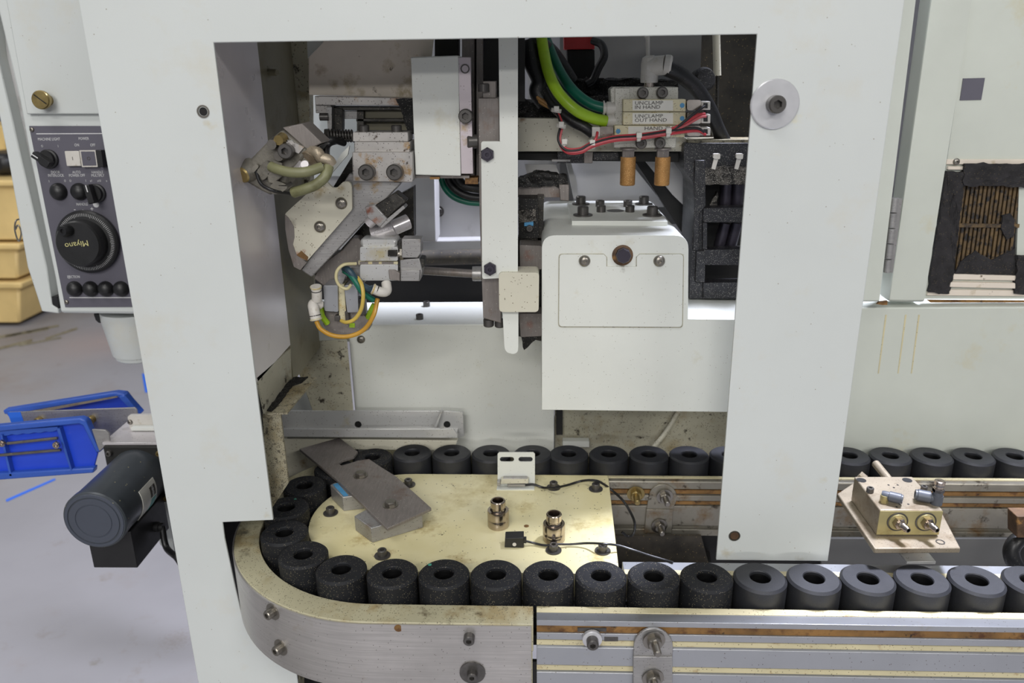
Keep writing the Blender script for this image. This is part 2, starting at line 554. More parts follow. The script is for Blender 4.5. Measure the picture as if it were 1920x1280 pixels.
def screw_mesh(kind, mname, m):
    """unit meshes: head radius 1, axis +Z, z = 0 on the surface"""
    key = (kind, mname)
    if key in _cache:
        return _cache[key]
    bm = B()
    if kind == 'cap':          # socket head cap screw
        lathe(bm, (0, 0, 0), (0, 0, 1), [(1, 0), (1, 1.25), (.86, 1.42), (.52, 1.42, 6), (.5, .7, 6)], 24)
    elif kind == 'capw':       # cap screw on a washer
        lathe(bm, (0, 0, 0), (0, 0, 1), [(1.75, 0), (1.75, .22), (1, .22), (1, 1.5), (.86, 1.66), (.52, 1.66, 6), (.5, .9, 6)], 24)
    elif kind == 'button':
        lathe(bm, (0, 0, 0), (0, 0, 1), [(1, 0), (.97, .2), (.82, .45), (.55, .6), (.36, .62, 6), (.34, .3, 6)], 24)
    elif kind == 'hex':
        lathe(bm, (0, 0, 0), (0, 0, 1), [(1.35, 0), (1.35, .15), (1.02, .15, 6), (1.02, .75, 6), (.82, .85)], 24)
    elif kind == 'nut':        # nut with stud and socket tip
        lathe(bm, (0, 0, 0), (0, 0, 1), [(1, 0, 6), (1, .55, 6), (.85, .66), (.6, .66), (.58, .95), (.3, .95, 6), (.28, .6, 6)], 24)
    elif kind == 'stud':       # washer, nut, long stud
        lathe(bm, (0, 0, 0), (0, 0, 1), [(1.5, 0), (1.5, .18), (1.0, .2, 6), (1.0, .85, 6), (.85, .95), (.52, .95), (.52, 2.4), (.4, 2.55)], 24)
    elif kind == 'hole':
        lathe(bm, (0, 0, 0), (0, 0, 1), [(1, -.1), (1, .12), (.78, .12), (.7, -.05)], 20)
    bmesh.ops.recalc_face_normals(bm, faces=bm.faces[:])
    me = bpy.data.meshes.new(kind)
    bm.to_mesh(me)
    bm.free()
    me.shade_smooth()
    me.set_sharp_from_angle(angle=R(35))
    me.materials.append(m)
    _cache[key] = me
    return me


SN = {'cap': 'cap_screw', 'capw': 'cap_screw', 'button': 'button_screw', 'hex': 'hex_bolt', 'nut': 'nut', 'stud': 'stud_nut', 'hole': 'screw_hole'}


def screw(parent, p, ax, r, kind='cap', m=None, name=None, label=None):
    m = m or m_screw
    me = screw_mesh(kind, m.name, m)
    o = bpy.data.objects.new(name or SN[kind], me)
    COL.objects.link(o)
    o.parent = parent
    o.location = V(p) - wloc(parent)
    q = V(ax).to_track_quat('Z', 'Y')
    o.rotation_euler = q.to_euler()
    o.scale = (r, r, r)
    if label:
        o['label'] = label
    return o


FR = V((0, -1, 0))
UP = V((0, 0, 1))


def text(parent, s, p, h, m, ax=None, up=None, align='CENTER', rot=0., name='lettering', label=None, sx=1.):
    """printed lettering, cap height h, centred at p, facing ax"""
    cu = bpy.data.curves.new('txt', 'FONT')
    cu.body = s
    cu.size = h / .7
    cu.extrude = .00012
    cu.align_x = align
    cu.align_y = 'CENTER'
    cu.resolution_u = 2
    cu.space_line = .82
    t = bpy.data.objects.new('t', cu)
    me = bpy.data.meshes.new_from_object(t)
    bpy.data.objects.remove(t)
    bpy.data.curves.remove(cu)
    me.name = name
    me.materials.clear()
    me.materials.append(m)
    ax = V(ax or FR).normalized()
    up = V(up or UP)
    r_ = up.cross(ax).normalized()
    up = ax.cross(r_)
    mt = Matrix((r_, up, ax)).transposed() @ Matrix.Rotation(rot, 3, 'Z')
    me.transform(mt.to_4x4() @ Matrix.Diagonal((sx, 1, 1, 1)))
    o = bpy.data.objects.new(name, me)
    COL.objects.link(o)
    o.parent = parent
    o.location = V(p) - wloc(parent)
    if label:
        o['label'] = label
    return o


ORD = ['first', 'second', 'third', 'fourth', 'fifth', 'sixth', 'seventh', 'eighth', 'ninth', 'tenth', 'eleventh', 'twelfth', 'thirteenth', 'fourteenth']

# ================================================================== SETTING
bm = B()
box(bm, -9, 6, -6, 12, -.1, 0)
struct('floor', bm, m_floor)
bm = B()
box(bm, -9, 6, 9.5, 9.7, 0, 5)
struct('wall_back', bm, m_farwall)

# ================================================================== MACHINE SHEET METAL
PY = .743
cover = thing('machine_cover', 'off-white painted sheet metal machine cover around the large work opening', 'machine cover', P(270, 640, PY))
xL = -.400
xR = .319
outl = [V((xL, PY, 1.95)), V((xR, PY, 1.95)), P(1555, 1052, PY), P(1343, 1050, PY), P(1420, 64, PY), P(400, 80, PY), P(512, 975, PY), P(417, 979, PY),
        P(421, 1010, PY), P(440, 1098, PY), P(456, 1166, PY), P(520, 1200, PY), P(556, 1262, PY), V((P(556, 1262, PY).x, PY, .35)), V((xL, PY, .35))]
outl[1].x = xR
outl[2].x = xR
bm = B()
loops(bm, [outl], (0, .003, 0))
add(cover, 'front_panel', bm, m_cover, bev=.0008)
bm = B()
box(bm, xL, xL + .003, PY + .003, PY + .05, .35, 1.95)
add(cover, 'left_flange', bm, m_cover)
bm = B()
box(bm, xR - .003, xR, PY + .003, PY + .03, P(1555, 1052, PY).z, 1.95)
add(cover, 'right_flange', bm, m_cover)
screw(cover, P(381, 209, PY), FR, .0058, 'hole', m_steelbolt, 'threaded_insert')
bm = B()
lathe(bm, P(381, 209, PY - .0004), FR, [(.0038, 0), (.0036, .0004)], 20)
add(cover, 'insert_bore', bm, m_socket)
screw(cover, P(1377, 1004, PY), FR, .0062, 'hole', m_steelbolt, 'threaded_insert', 'rusty threaded insert at the foot of the right column')
bm = B()
lathe(bm, P(1377, 1004, PY - .0004), FR, [(.0046, 0), (.0044, .0005)], 20)
add(cover, 'insert_bore', bm, m_rust)
bm = B()
lathe(bm, P(1452, 195, PY), FR, [(.0218, 0), (.0218, .0018), (.0208, .0026), (.006, .0026)], 40)
add(cover, 'washer', bm, m_wash, 'large pale washer')
screw(cover, P(1452, 195, PY - .0026), FR, .0078, 'cap', m_screw, label='socket screw in the large washer')

bm = B()
box(bm, xL + .004, xR - .001, PY + .004, 1.15, 1.62, 1.63)
add(cover, 'shading_roof', bm, m_cover)  # unseen roof added to shade the interior, cut short for the back wall
# frame post right of the cover
bm = B()
yy = .962
slab(bm, [(1560, -160), (1737, -160), (1649, 566), (1540, 566)], yy, .02)
fp = solo('frame_post', 'off-white frame post just right of the cover, standing on the lower panel ledge', 'frame post', bm, m_paint2, bev=.002)

# hinged door at the right
door = thing('machine_door', 'off-white hinged door at the right with a foam-edged vent grille', 'door', P(1780, 566, .985))
Yd = .985
bm = B()
slab(bm, [(1766, -140), (1845, -140), (1733, 567), (1667, 566)], Yd, .03)
add(door, 'door_stile', bm, m_paint2, bev=.003)
Yp = 1.0
bm = B()
slab(bm, [(1838, -120), (2160, -120), (2080, 300), (1776, 300)], Yp, .004)
slab(bm, [(1776, 300), (2080, 300), (2040, 560), (1733, 560)], Yp, .004, [[(1806, 340), (1911, 345), (1905, 518), (1786, 516)]])
add(door, 'door_panel', bm, m_paint2)
bm = B()
slab(bm, [(1806, 147), (1847, 146), (1840, 187), (1800, 188)], Yp - .001, .001)
add(door, 'grey_plate', bm, m_panelgrey, 'blank dark grey square plate')
bm = B()
slab(bm, [(1776, 299), (1990, 299), (1990, 308), (1774, 308)], Yp - .004, .005)
slab(bm, [(1778, 312), (1810, 312), (1809, 318), (1777, 318)], Yp - .004, .005)
add(door, 'vent_frame', bm, m_cream, bev=.0006)
screw(door, P(1793, 303, Yp - .004), FR, .0042, 'button', m_steelbolt)
bm = B()
crust(bm, [(1775, 321), (1812, 323), (1801, 400), (1788, 517), (1780, 552), (1741, 548)], Yp - .006, .006, .0022)
crust(bm, [(1810, 306), (1990, 308), (1990, 350), (1905, 350), (1806, 348)], Yp - .0075, .007, .0022)
crust(bm, [(1909, 480), (1990, 480), (1990, 552), (1903, 551)], Yp - .006, .006, .0022)
add(door, 'filter_foam', bm, m_filter)
bm = B()
slab(bm, [(1788, 514), (1906, 517), (1905, 526), (1786, 524)], Yp - .004, .005)
slab(bm, [(1783, 529), (1904, 531), (1904, 541), (1781, 538)], Yp - .006, .007)
slab(bm, [(1741, 540), (1775, 543), (1990, 545), (1990, 556), (1738, 554)], Yp - .003, .004)
add(door, 'vent_sill', bm, m_cream, bev=.0006)
for i in range(14):
    x = 1809 + i * 8.0
    xb = x - 24
    bm = B()
    slab(bm, [(x - 2.6, 346), (x + 2.6, 346), (xb + 2.6, 518), (xb - 2.6, 518)], Yp + .001, .004)
    add(door, 'slat', bm, m_grille, bev=.0005)
bm = B()
slab(bm, [(1800, 340), (1925, 340), (1910, 425), (1798, 425)], Yp + .006, .002)
slab(bm, [(1798, 425), (1910, 425), (1900, 524), (1780, 524)], Yp + .006, .002)
add(door, 'grille_backing', bm, m_filter)
bm = B()
slab(bm, [(1797, 419), (1912, 420), (1911, 427), (1796, 426)], Yp - .001, .003)
add(door, 'grille_crossbar', bm, m_grille)
bm = B()
crust(bm, [(1800, 492), (1830, 470), (1860, 488), (1904, 465), (1902, 520), (1789, 518)], Yp - .001, .004, .0016)
crust(bm, [(1880, 404), (1895, 400), (1903, 412), (1902, 440), (1888, 450), (1878, 430)], Yp - .002, .004, .0016)
add(door, 'dust_clump', bm, m_filter, kind='stuff')
hz = [(1672.5, 370), (1669, 398), (1666.5, 427), (1663.5, 456), (1660, 485), (1657.5, 511)]
hinge = thing('hinge', 'steel butt hinge in the gap between frame post and door', 'hinge', P(1665, 511, .968))
for i in range(5):
    a, b_ = hz[i], hz[i + 1]
    bm = B()
    cyl(bm, P(a[0] + 6, a[1] + 1, .966), P(b_[0] + 6, b_[1] - 1, .966), .0045, seg=16)
    add(hinge, 'knuckle', bm, m_steel)
bm = B()
slab(bm, [(1679, 372), (1692, 372), (1674, 511), (1664, 511)], .970, .002)
add(hinge, 'leaf', bm, m_steel)

# lower right panel with its ledge
zl = P(1700, 576, .985).z
lp = thing('lower_panel', 'off-white lower machine panel with rust streaks below the door', 'panel', P(1750, 840, .985))
a = P(1500, 576, .985)
b_ = P(2100, 577, .985)
bm = B()
box(bm, a.x, b_.x, .985, 1.1, .70, zl)
add(lp, 'panel_body', bm, m_paint2, bev=.002)
bm = B()
slab(bm, [(1738, 562), (1990, 564), (1990, 567), (1745, 567)], .998, .002)
crust(bm, [(1650, 566), (1665, 565), (1664, 571), (1645, 571)], .972, .006, .0015)
add(lp, 'rust_seam', bm, m_groove)
for x in (1722, 1697, 1660):
    bm = B()
    slab(bm, [(x, 590), (x + 3, 590), (x - 12, 700), (x - 14, 700)], .9846, .0003)
    add(lp, 'rust_streak', bm, m_creamstrip)

# --- polished left side sheet and frame behind it
bm = B()
xw = -.288
zb = 1.036
loops(bm, [[V((xw, PY + .004, zb)), V((xw, .872, zb)), V((xw, .872, 1.6)), V((xw, PY + .004, 1.6))]], (-.002, 0, 0))
solo('side_sheet', 'polished stainless side sheet inside the left edge of the opening', 'side sheet', bm, m_polish)
post = thing('corner_post', 'oil-stained olive corner post behind the polished side sheet', 'post', (xw - .01, .95, .74))
bm = B()
loops(bm, [[V((xw - .0005, .872, .99)), V((xw - .0005, .995, .99)), V((xw - .0005, .995, 1.6)), V((xw - .0005, .872, 1.6))]], (-.03, 0, 0))
add(post, 'side_web', bm, m_olive)
bm = B()
slab(bm, [(532, 40), (578, 40), (585, 640), (548, 640)], 1.0, .02)
add(post, 'front_web', bm, m_dirtypaint, bev=.001)
bm = B()
slab(bm, [(524, 60), (534, 60), (550, 560), (543, 560)], .992, .004)
add(post, 'seam_strip', bm, m_dark)
bm = B()
slab(bm, [(553, 642), (586, 640), (650, 636), (662, 770), (586, 770), (560, 700)], 1.004, .003)
add(post, 'foot_plate', bm, m_dirtypaint, bev=.0008)
screw(post, P(578, 666, 1.004), FR, .0066, 'button', m_screw)
screw(post, P(540, 581, .99), V((.9, -.4, 0)), .006, 'nut', m_groove)
screw(post, P(493, 136, .90), V((1, -.2, 0)), .007, 'stud', m_olive)

# sloping dirty flange and lower post at the left of the opening
fl = thing('lower_flange', 'chip-covered sloping flange and stub post at the lower left of the opening', 'flange', P(515, 930, .85))
bm = B()
zz = zb
pts = [PX(545, 653, xw), PX(547, 708, xw), PX(497, 775, xw), PX(482, 708, xw)]
loops(bm, [pts], (-.002, 0, 0))
add(fl, 'side_plate', bm, m_dirtypaint)
bm = B()
A_, B_, C_, D_ = PX(547, 708, xw), PX(497, 775, xw), None, None
C_ = A_ + V((.030, .0, .001))
D_ = B_ + V((.024, .0, .001))
loops(bm, [[A_, C_, D_, B_]], (0, 0, -.002))
add(fl, 'shelf', bm, m_dirtypaint2)
bm = B()
yb = B_.y + .002
slab(bm, [(492, 776), (526, 776), (541, 905), (505, 960)], yb, .003)
add(fl, 'stub_post', bm, m_dirtypaint2)
bm = B()
pn = (B_ - A_).cross(C_ - A_).normalized()
if pn.z < 0:
    pn = -pn
crust(bm, [(500, 768), (538, 718), (549, 707), (577, 706), (566, 716), (548, 722), (520, 760), (508, 770)], plane(A_ + pn * .0015, pn), pn * -.0015, .0012)
add(fl, 'chip_deposit', bm, m_chips, kind='stuff')

# --- grey interior back wall, bright gap, dark void
bw = thing('interior_backwall', 'grey painted back wall inside the machine, folded rim at its foot', 'wall panel', P(830, 470, 1.30))
bm = B()
slab(bm, [(600, -20), (1000, -20), (1000, 468), (600, 468)], 1.30, .01)
add(bw, 'wall_sheet', bm, m_backwall)
bm = B()
slab(bm, [(740, 452), (1000, 448), (1000, 471), (740, 473)], 1.27, .03)
add(bw, 'folded_rim', bm, m_backwall, bev=.002)
bm = B()
slab(bm, [(770, 330), (815, 330), (817, 455), (778, 452)], 1.22, .06)
add(bw, 'stiffener', bm, m_backwall, bev=.002)
screw(bw, P(822, 396, 1.30), FR, .007, 'hex', m_screw)
bm = B()
slab(bm, [(560, 60), (608, 60), (608, 380), (570, 380)], 1.42, .01)
slab(bm, [(600, 220), (700, 220), (700, 330), (600, 330)], 1.285, .01)
add(bw, 'bright_gap', bm, m_cover, 'white sheet standing in for bright light through the gap')  # white sheets stand in for the brightness beyond the gap
bm = B()
slab(bm, [(990, -20), (1062, -20), (1062, 330), (990, 330)], 1.26, .01)
add(bw, 'pale_sheet', bm, m_backwall)
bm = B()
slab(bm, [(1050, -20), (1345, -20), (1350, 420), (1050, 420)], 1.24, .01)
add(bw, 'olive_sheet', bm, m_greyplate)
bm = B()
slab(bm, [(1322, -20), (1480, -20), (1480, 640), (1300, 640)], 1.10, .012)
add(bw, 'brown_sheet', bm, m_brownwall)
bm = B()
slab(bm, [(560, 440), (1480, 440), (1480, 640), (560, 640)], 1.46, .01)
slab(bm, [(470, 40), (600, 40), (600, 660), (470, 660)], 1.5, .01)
add(bw, 'dark_recess', bm, m_void)  # near-black sheets paint the shade of the gap
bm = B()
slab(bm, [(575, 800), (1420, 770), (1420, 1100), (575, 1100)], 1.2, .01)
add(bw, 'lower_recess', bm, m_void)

# rods in the dark gap
rod = thing('shaft', 'long grey shaft running across the dark gap behind the gripper', 'shaft', P(840, 520, 1.02))
bm = B()
cyl(bm, P(775, 506, 1.02), P(903, 514, 1.02), .0055)
add(rod, 'rod', bm, m_oxid)
bm = B()
lathe(bm, P(886, 513, 1.02), (1, 0, 0), [(.0095, 0), (.0098, .002), (.0098, .012)], 24)
add(rod, 'end_collar', bm, m_steel)
bm = B()
cyl(bm, P(770, 484, 1.2), P(930, 480, 1.2), .012)
solo('rear_tube', 'dull brown tube across the dark gap, above the grey shaft', 'tube', bm, m_brownwall)

# --- lower back box
zt = P(800, 608, 1.03).z
lb = thing('lower_box', 'off-white sheet metal box along the back with small screws on top', 'box', P(840, 835, 1.03))
a = P(652, 608, 1.03)
b_ = P(1040, 612, 1.03)
bm = B()
box(bm, a.x, b_.x, 1.03, 1.142, .79, zt)
add(lb, 'box_body', bm, m_paint, bev=.0015)
bm = B()
slab(bm, [(586, 566), (655, 562), (655, 640), (586, 640)], 1.06, .01)
add(lb, 'side_apron', bm, m_paint)
for x, y in ((800, 571), (787, 595)):
    screw(lb, PZ(x, y + 3, zt), UP, .0052, 'cap', m_screw)
screw(lb, P(677, 636, 1.03), FR, .0058, 'button', m_steelbolt)

# chip spattered plate under the headstock
sp = thing('splash_plate', 'cream splash plate speckled with chips under the headstock', 'plate', P(1200, 840, 1.06))
bm = B()
slab(bm, [(1040, 760), (1420, 760), (1420, 870), (1040, 870)], 1.06, .004)
add(sp, 'sheet', bm, m_dirtypaint)
bm = B()
slab(bm, [(1055, 827), (1105, 827), (1105, 838), (1055, 838)], 1.045, .012)
add(sp, 'stop_tab', bm, m_paint, bev=.0006)
bm = B()
ptube(bm, [(1272, 772, 1.055), (1250, 808, 1.05), (1226, 838, 1.045)], .0035)
add(sp, 'drain_pipe', bm, m_dirtypaint)
bm = B()
slab(bm, [(1043, 760), (1055, 760), (1055, 815), (1043, 815)], 1.05, .008)
add(sp, 'dark_edge', bm, m_void)

# --- aluminium angle bracket
ab = thing('angle_bar', 'soiled aluminium angle bar with holes lying behind the puck track', 'bar', P(700, 820, 1.0))
bm = B()
slab(bm, [(527, 770), (825, 770), (868, 772), (870, 818), (855, 822), (527, 806)], 1.002, .003, [arc_poly(671, 796, 6.5, 0, 2 * PI - .3, 14), arc_poly(838, 796, 6.5, 0, 2 * PI - .3, 14)])
add(ab, 'upright_web', bm, m_alu, bev=.0006)
z0 = P(700, 820, .975).z
bm = B()
slab(bm, [(531, 804), (850, 804), (858, 815), (858, 821), (531, 819)], .976, .004)
add(ab, 'front_lip', bm, m_alu, bev=.0006)
bm = B()
a = P(531, 818, .98)
b_ = P(856, 820, .98)
box(bm, a.x, b_.x, .98, 1.002, a.z, a.z + .002)
add(ab, 'floor_web', bm, m_alu)
bm = B()
slab(bm, [(826, 772), (829, 772), (817, 805), (812, 805)], .99, .012)
add(ab, 'end_gusset', bm, m_alu)
for x, y in ((671, 796), (838, 796)):
    bm = B()
    lathe(bm, P(x, y, 1.006), FR, [(.006, 0), (.006, .001)], 16)
    add(ab, 'hole_backing', bm, m_hole)
bm = B()
slab(bm, [(531, 822), (858, 826), (850, 846), (640, 842), (575, 905), (541, 905)], .99, .012)
solo('cream_block', 'cream plastic block below the aluminium angle bar', 'block', bm, m_creamclean, bev=.001)
bm = B()
slab(bm, [(547, 726), (583, 724), (586, 772), (530, 772)], 1.06, .004)
solo('white_flange', 'bright white flange in the small gap behind the stub post', 'flange', bm, m_cover)

# ================================================================== CONVEYOR
ZT = .85          # top of the pucks
ZG = .832         # top of the guides
YF, YB, SL = .6878, .959, -.0131
XC = -.1617
YC = (YF + YB) / 2 - SL * XC * 0 + SL * XC
RP = (YB - YF) / 2


def cv(x, y, z):
    return V((x, y + SL * x, z))


def sweep(bm, prof, x0, x1):
    """prof: (y, z) outline swept along the conveyor"""
    loops(bm, [[cv(x0, y, z) for y, z in prof]], cv(x1, 0, 0) - cv(x0, 0, 0))
    return bm


def arc_band(bm, ri, ro, z0, z1, a0, a1, n=56, straight=0.):
    """vertical curved strip, centre XC, YC"""
    pts = []
    if straight:
        pts.append((XC + straight, YC - 1, 0))
    inner, outer = [], []
    for i in range(n + 1):
        t = a0 + (a1 - a0) * i / n
        inner.append((XC + ri * math.cos(t), YC + ri * math.sin(t)))
        outer.append((XC + ro * math.cos(t), YC + ro * math.sin(t)))
    if straight:
        inner.append((XC + straight, YC - ri + SL * straight))
        outer.append((XC + straight, YC - ro + SL * straight))
    k = len(inner)
    vs = [[bm.verts.new((p[0], p[1], z)) for p in l] for l in (inner, outer) for z in (z0, z1)]
    i0, i1, o0, o1 = vs
    for j in range(k - 1):
        bm.faces.new((i1[j], i1[j + 1], o1[j + 1], o1[j]))
        bm.faces.new((i0[j], o0[j], o0[j + 1], i0[j + 1]))
        bm.faces.new((i0[j], i0[j + 1], i1[j + 1], i1[j]))
        bm.faces.new((o0[j], o1[j], o1[j + 1], o0[j + 1]))
    for j in (0, k - 1):
        bm.faces.new((i0[j], i1[j], o1[j], o0[j]))
    return bm


ST = abs(-.003 - XC)
curve = thing('curve_guide', 'yellowed nylon curve guide faced with a brushed stainless band', 'conveyor guide', (XC - .19, YC, .752))
bm = B()
arc_band(bm, RP + .0275, RP + .0555, .800, ZG, R(90), R(270), straight=ST + .001)
add(curve, 'nylon_guide', bm, m_plasticd, bev=.0008)
bm = B()
arc_band(bm, RP + .0556, RP + .0572, .752, ZG - .0015, R(90), R(270), straight=ST - .001)
add(curve, 'stainless_band', bm, m_band)
bm = B()
arc_band(bm, RP + .035, RP + .0550, .753, .7995, R(90), R(270), straight=ST)
add(curve, 'guide_base', bm, m_plasticd)


def onband(x, y):
    """point and outward normal of the stainless band seen at a pixel"""
    ro = RP + .0572
    d = ray(x, y)
    best = None
    for i in range(2000):
        t = .5 + .7 * i / 2000
        p = C0 + d * t
        inside = (p.x > XC and p.y > YC - ro + SL * (p.x - XC)) or (p.x <= XC and math.hypot(p.x - XC, p.y - YC) < ro)
        if inside:
            n = V((0, -1, 0)) if p.x > XC else V((p.x - XC, p.y - YC, 0)).normalized()
            return p, n
    return p, V((0, -1, 0))


for x, y in ((512, 1146), (527, 1213)):
    p, n = onband(x, y)
    screw(curve, p, n, .0052, 'capw', m_steelbolt)
p, n = onband(880, 1193)
screw(curve, p, n, .0055, 'cap', m_screw)
p, n = onband(886, 1259)
bm = B()
lathe(bm, p, n, [(.0128, 0), (.0128, .002)], 28)
add(curve, 'washer', bm, m_screw)
screw(curve, p + n * .002, n, .0052, 'cap', m_screw)
p, n = onband(747, 1177)
bm = B()
lathe(bm, p, n, [(.0042, 0), (.0042, .0003)], 16)
add(curve, 'empty_hole', bm, m_groove)

# belt and base under the pucks
belt = thing('conveyor_track', 'dark conveyor track running under the pucks', 'conveyor track', (XC, YC, .78))
bm = B()
arc_band(bm, RP - .028, RP + .030, .785, .797, R(90), R(270), straight=0)
sweep(bm, [(YF - .028, .785), (YF + .028, .785), (YF + .028, .797), (YF - .028, .797)], XC, .66)
sweep(bm, [(YB - .028, .785), (YB + .0268, .785), (YB + .0268, .797), (YB - .028, .797)], XC, .75)
add(belt, 'belt', bm, m_void)

# centre plate
plate = thing('centre_plate', 'yellowed nylon plate inside the puck track loop, oil stained', 'plate', (-.1, .82, ZG - .03))
bm = B()
rp = RP - .0275
ptsx = []
for i in range(33):
    t = R(90) + R(180) * i / 32
    ptsx.append(V((XC + rp * math.cos(t), YC + rp * math.sin(t), ZG)))
q = PZ(1160, 1058, ZG)
q2 = PZ(1140, 889, ZG)
ptsx += [V((q.x - .001, YF + .0275 + SL * q.x, ZG)), V((q2.x, YB - .0275 + SL * q2.x, ZG))]
loops(bm, [ptsx], (0, 0, -.03))
add(plate, 'nylon_sheet', bm, m_plastic, bev=.0008)
for x, y in ((620, 962), (717, 1042), (766, 909), (1038, 914), (1117, 917), (1038, 1032), (1130, 1033)):
    screw(plate, PZ(x, y, ZG), UP, .0051, 'capw', m_screw)
bm = B()
lathe(bm, PZ(987, 986, ZG), UP, [(.003, 0), (.003, .0003)], 12)
add(plate, 'empty_hole', bm, m_groove)
bm = B()
box(bm, -.23, .05, .77, .90, .74, ZG - .031)
add(plate, 'support_block', bm, m_void)

# front outer rail
XE = .66
fr = thing('outer_rail', 'soiled aluminium rail along the front of the puck track', 'rail', cv(.3, .63, .70))
X0 = P(1006, 1137, .655).x
y0 = .6335


def zf(y):
    return P(1300, y, y0 - .003).z


bm = B()
sweep(bm, [(.6603, .80), (.6603, ZG), (.6515, ZG), (.6515, .80)], X0, XE)
add(fr, 'wear_strip', bm, m_creamstrip, bev=.0005)
bm = B()
e = .006
prof = [(.6514, ZG - .0006), (y0, zf(1168)), (y0, zf(1178)), (y0 + e, zf(1178) - .001), (y0 + e, zf(1192)), (y0, zf(1192)), (y0, zf(1204)), (y0 + .0035, zf(1207)),
        (y0 + .0035, zf(1216)), (y0, zf(1219)), (y0, zf(1252)), (y0 + .004, zf(1254)), (y0 + .004, zf(1264)), (y0, zf(1266)), (y0, .70), (.6514, .70)]
sweep(bm, prof, X0, XE)
add(fr, 'profile', bm, m_aluclean, bev=.0004)
bm = B()
sweep(bm, [(y0 + .0015, zf(1178.5)), (y0 + .0015, zf(1191.5)), (y0 + .0058, zf(1191.5)), (y0 + .0058, zf(1178.5))], X0, XE)
add(fr, 'groove_filler', bm, m_groove)
bm = B()
sweep(bm, [(y0 + .0015, zf(1207)), (y0 + .0015, zf(1216)), (y0 + .0034, zf(1216)), (y0 + .0034, zf(1207))], X0, XE)
sweep(bm, [(y0 + .0015, zf(1254.5)), (y0 + .0015, zf(1263.5)), (y0 + .0039, zf(1263.5)), (y0 + .0039, zf(1254.5))], X0, XE)
add(fr, 'lower_insert', bm, m_creamstrip)
yc = lambda x: y0 + SL * P(x, 1190, y0).x
p = P(1110, 1195, yc(1110) - .0005)
bm = B()
lathe(bm, p, FR, [(.0095, 0), (.0095, .0035), (.0085, .004)], 28)
add(fr, 'washer', bm, m_wash, 'pale nylon washer')
screw(fr, p + V((0, -.004, 0)), FR, .0058, 'cap', m_screw)
bm = B()
slab(bm, [(1083, 1177), (1137, 1177), (1137, 1184), (1083, 1184)], yc(1110) + .0005, .004)
slab(bm, [(1133, 1194), (1159, 1194), (1159, 1202), (1133, 1202)], yc(1110) - .0006, .003)
add(fr, 'slot_nut', bm, m_screw)


def joint_bracket(name, label, cx, y0_, y1_, wd, Y, xt, studs, bend):
    """vertical strip with a round top bolted to the rail"""
    t = thing(name, label, 'bracket', P(cx, y1_, Y))
    bm = B()
    top = [(cx + wd * math.cos(a), y0_ + wd * .95 - wd * .95 * math.sin(a)) for a in [PI - PI * i / 14 for i in range(15)]]
    slab(bm, top + [(cx + wd + xt, bend), (cx - wd + xt * .5, bend)], Y - .003, .003)
    add(t, 'upper_tab', bm, m_soilrail if 'inner' in label else m_steel, bev=.0006)
    bm = B()
    slab(bm, [(cx - wd + xt * .5, bend), (cx + wd + xt, bend), (cx + wd + xt * 1.3, y1_), (cx - wd + xt, y1_)], Y - .0045, .003)
    add(t, 'lower_tab', bm, m_soilrail if 'inner' in label else m_steel, bev=.0006)
    for x, y, r in studs:
        screw(t, P(x, y, Y - .0045), V((.08, -1, -.1)), r, 'stud', m_steelbolt)
    return t


joint_bracket('rail_bracket', 'stainless bracket bolted to the front outer rail, rounded top', 1225, 1178, 1310, 37, yc(1225), -1, ((1226, 1200, .0072), (1224, 1270, .0072)), 1231)

# front inner rail (only its top shows)
fi = thing('inner_rail', 'aluminium rail between the front pucks and the foot of the white column', 'rail', cv(.3, .73, .74))
X1 = PZ(1168, 1058, ZG).x
bm = B()
sweep(bm, [(.7152, .80), (.7152, ZG), (.7235, ZG), (.7235, .80)], X1, XE)
add(fi, 'wear_strip', bm, m_creamstrip, bev=.0004)
bm = B()
sweep(bm, [(.7236, .74), (.7236, ZG - .0006), (.7385, ZG - .0006), (.7385, .74)], X1, XE)
add(fi, 'profile', bm, m_aluclean, bev=.0006)

# back row inner rail
bi = thing('inner_rail', 'soiled aluminium rail in front of the back row of pucks', 'rail', cv(.3, .915, .74))
X2 = PZ(1138, 889, ZG).x
yb0 = .918


def zb_(y):
    return P(1250, y, yb0 - .003).z


bm = B()
sweep(bm, [(.9315, .80), (.9315, ZG), (.926, ZG), (.926, .80)], X2, .78)
add(bi, 'wear_strip', bm, m_creamstrip, bev=.0004)
bm = B()
prof = [(.9259, ZG - .001), (yb0 + .001, zb_(903)), (yb0, zb_(905)), (yb0, zb_(917)), (yb0 + .006, zb_(919)), (yb0 + .006, zb_(928)), (yb0, zb_(930)), (yb0, zb_(939)), (yb0 + .006, zb_(940)),
        (yb0 + .006, zb_(948)), (yb0, zb_(949)), (yb0, zb_(985)), (yb0 + .005, zb_(986)), (yb0 + .005, zb_(992)), (yb0, zb_(993)), (yb0, zb_(1004)), (.9259, zb_(1004))]
sweep(bm, prof, X2, .78)
add(bi, 'profile', bm, m_soilrail, bev=.0004)
bm = B()
sweep(bm, [(yb0 + .002, zb_(920)), (yb0 + .002, zb_(927)), (yb0 + .0058, zb_(927)), (yb0 + .0058, zb_(920))], X2, .78)
sweep(bm, [(yb0 + .002, zb_(941)), (yb0 + .002, zb_(947)), (yb0 + .0058, zb_(947)), (yb0 + .0058, zb_(941))], X2, .78)
add(bi, 'groove_filler', bm, m_groove)
screw(bi, P(1192, 925, yb0 - .002), V((0, -1, -.15)), .0078, 'stud', m_brassy)
joint_bracket('rail_bracket', 'grimy bracket bolted to the inner rail behind the hanging cable', 1243, 908, 999, 27, yb0 - .001, -8, ((1246, 930, .0072), (1236, 985, .0072)), 955)

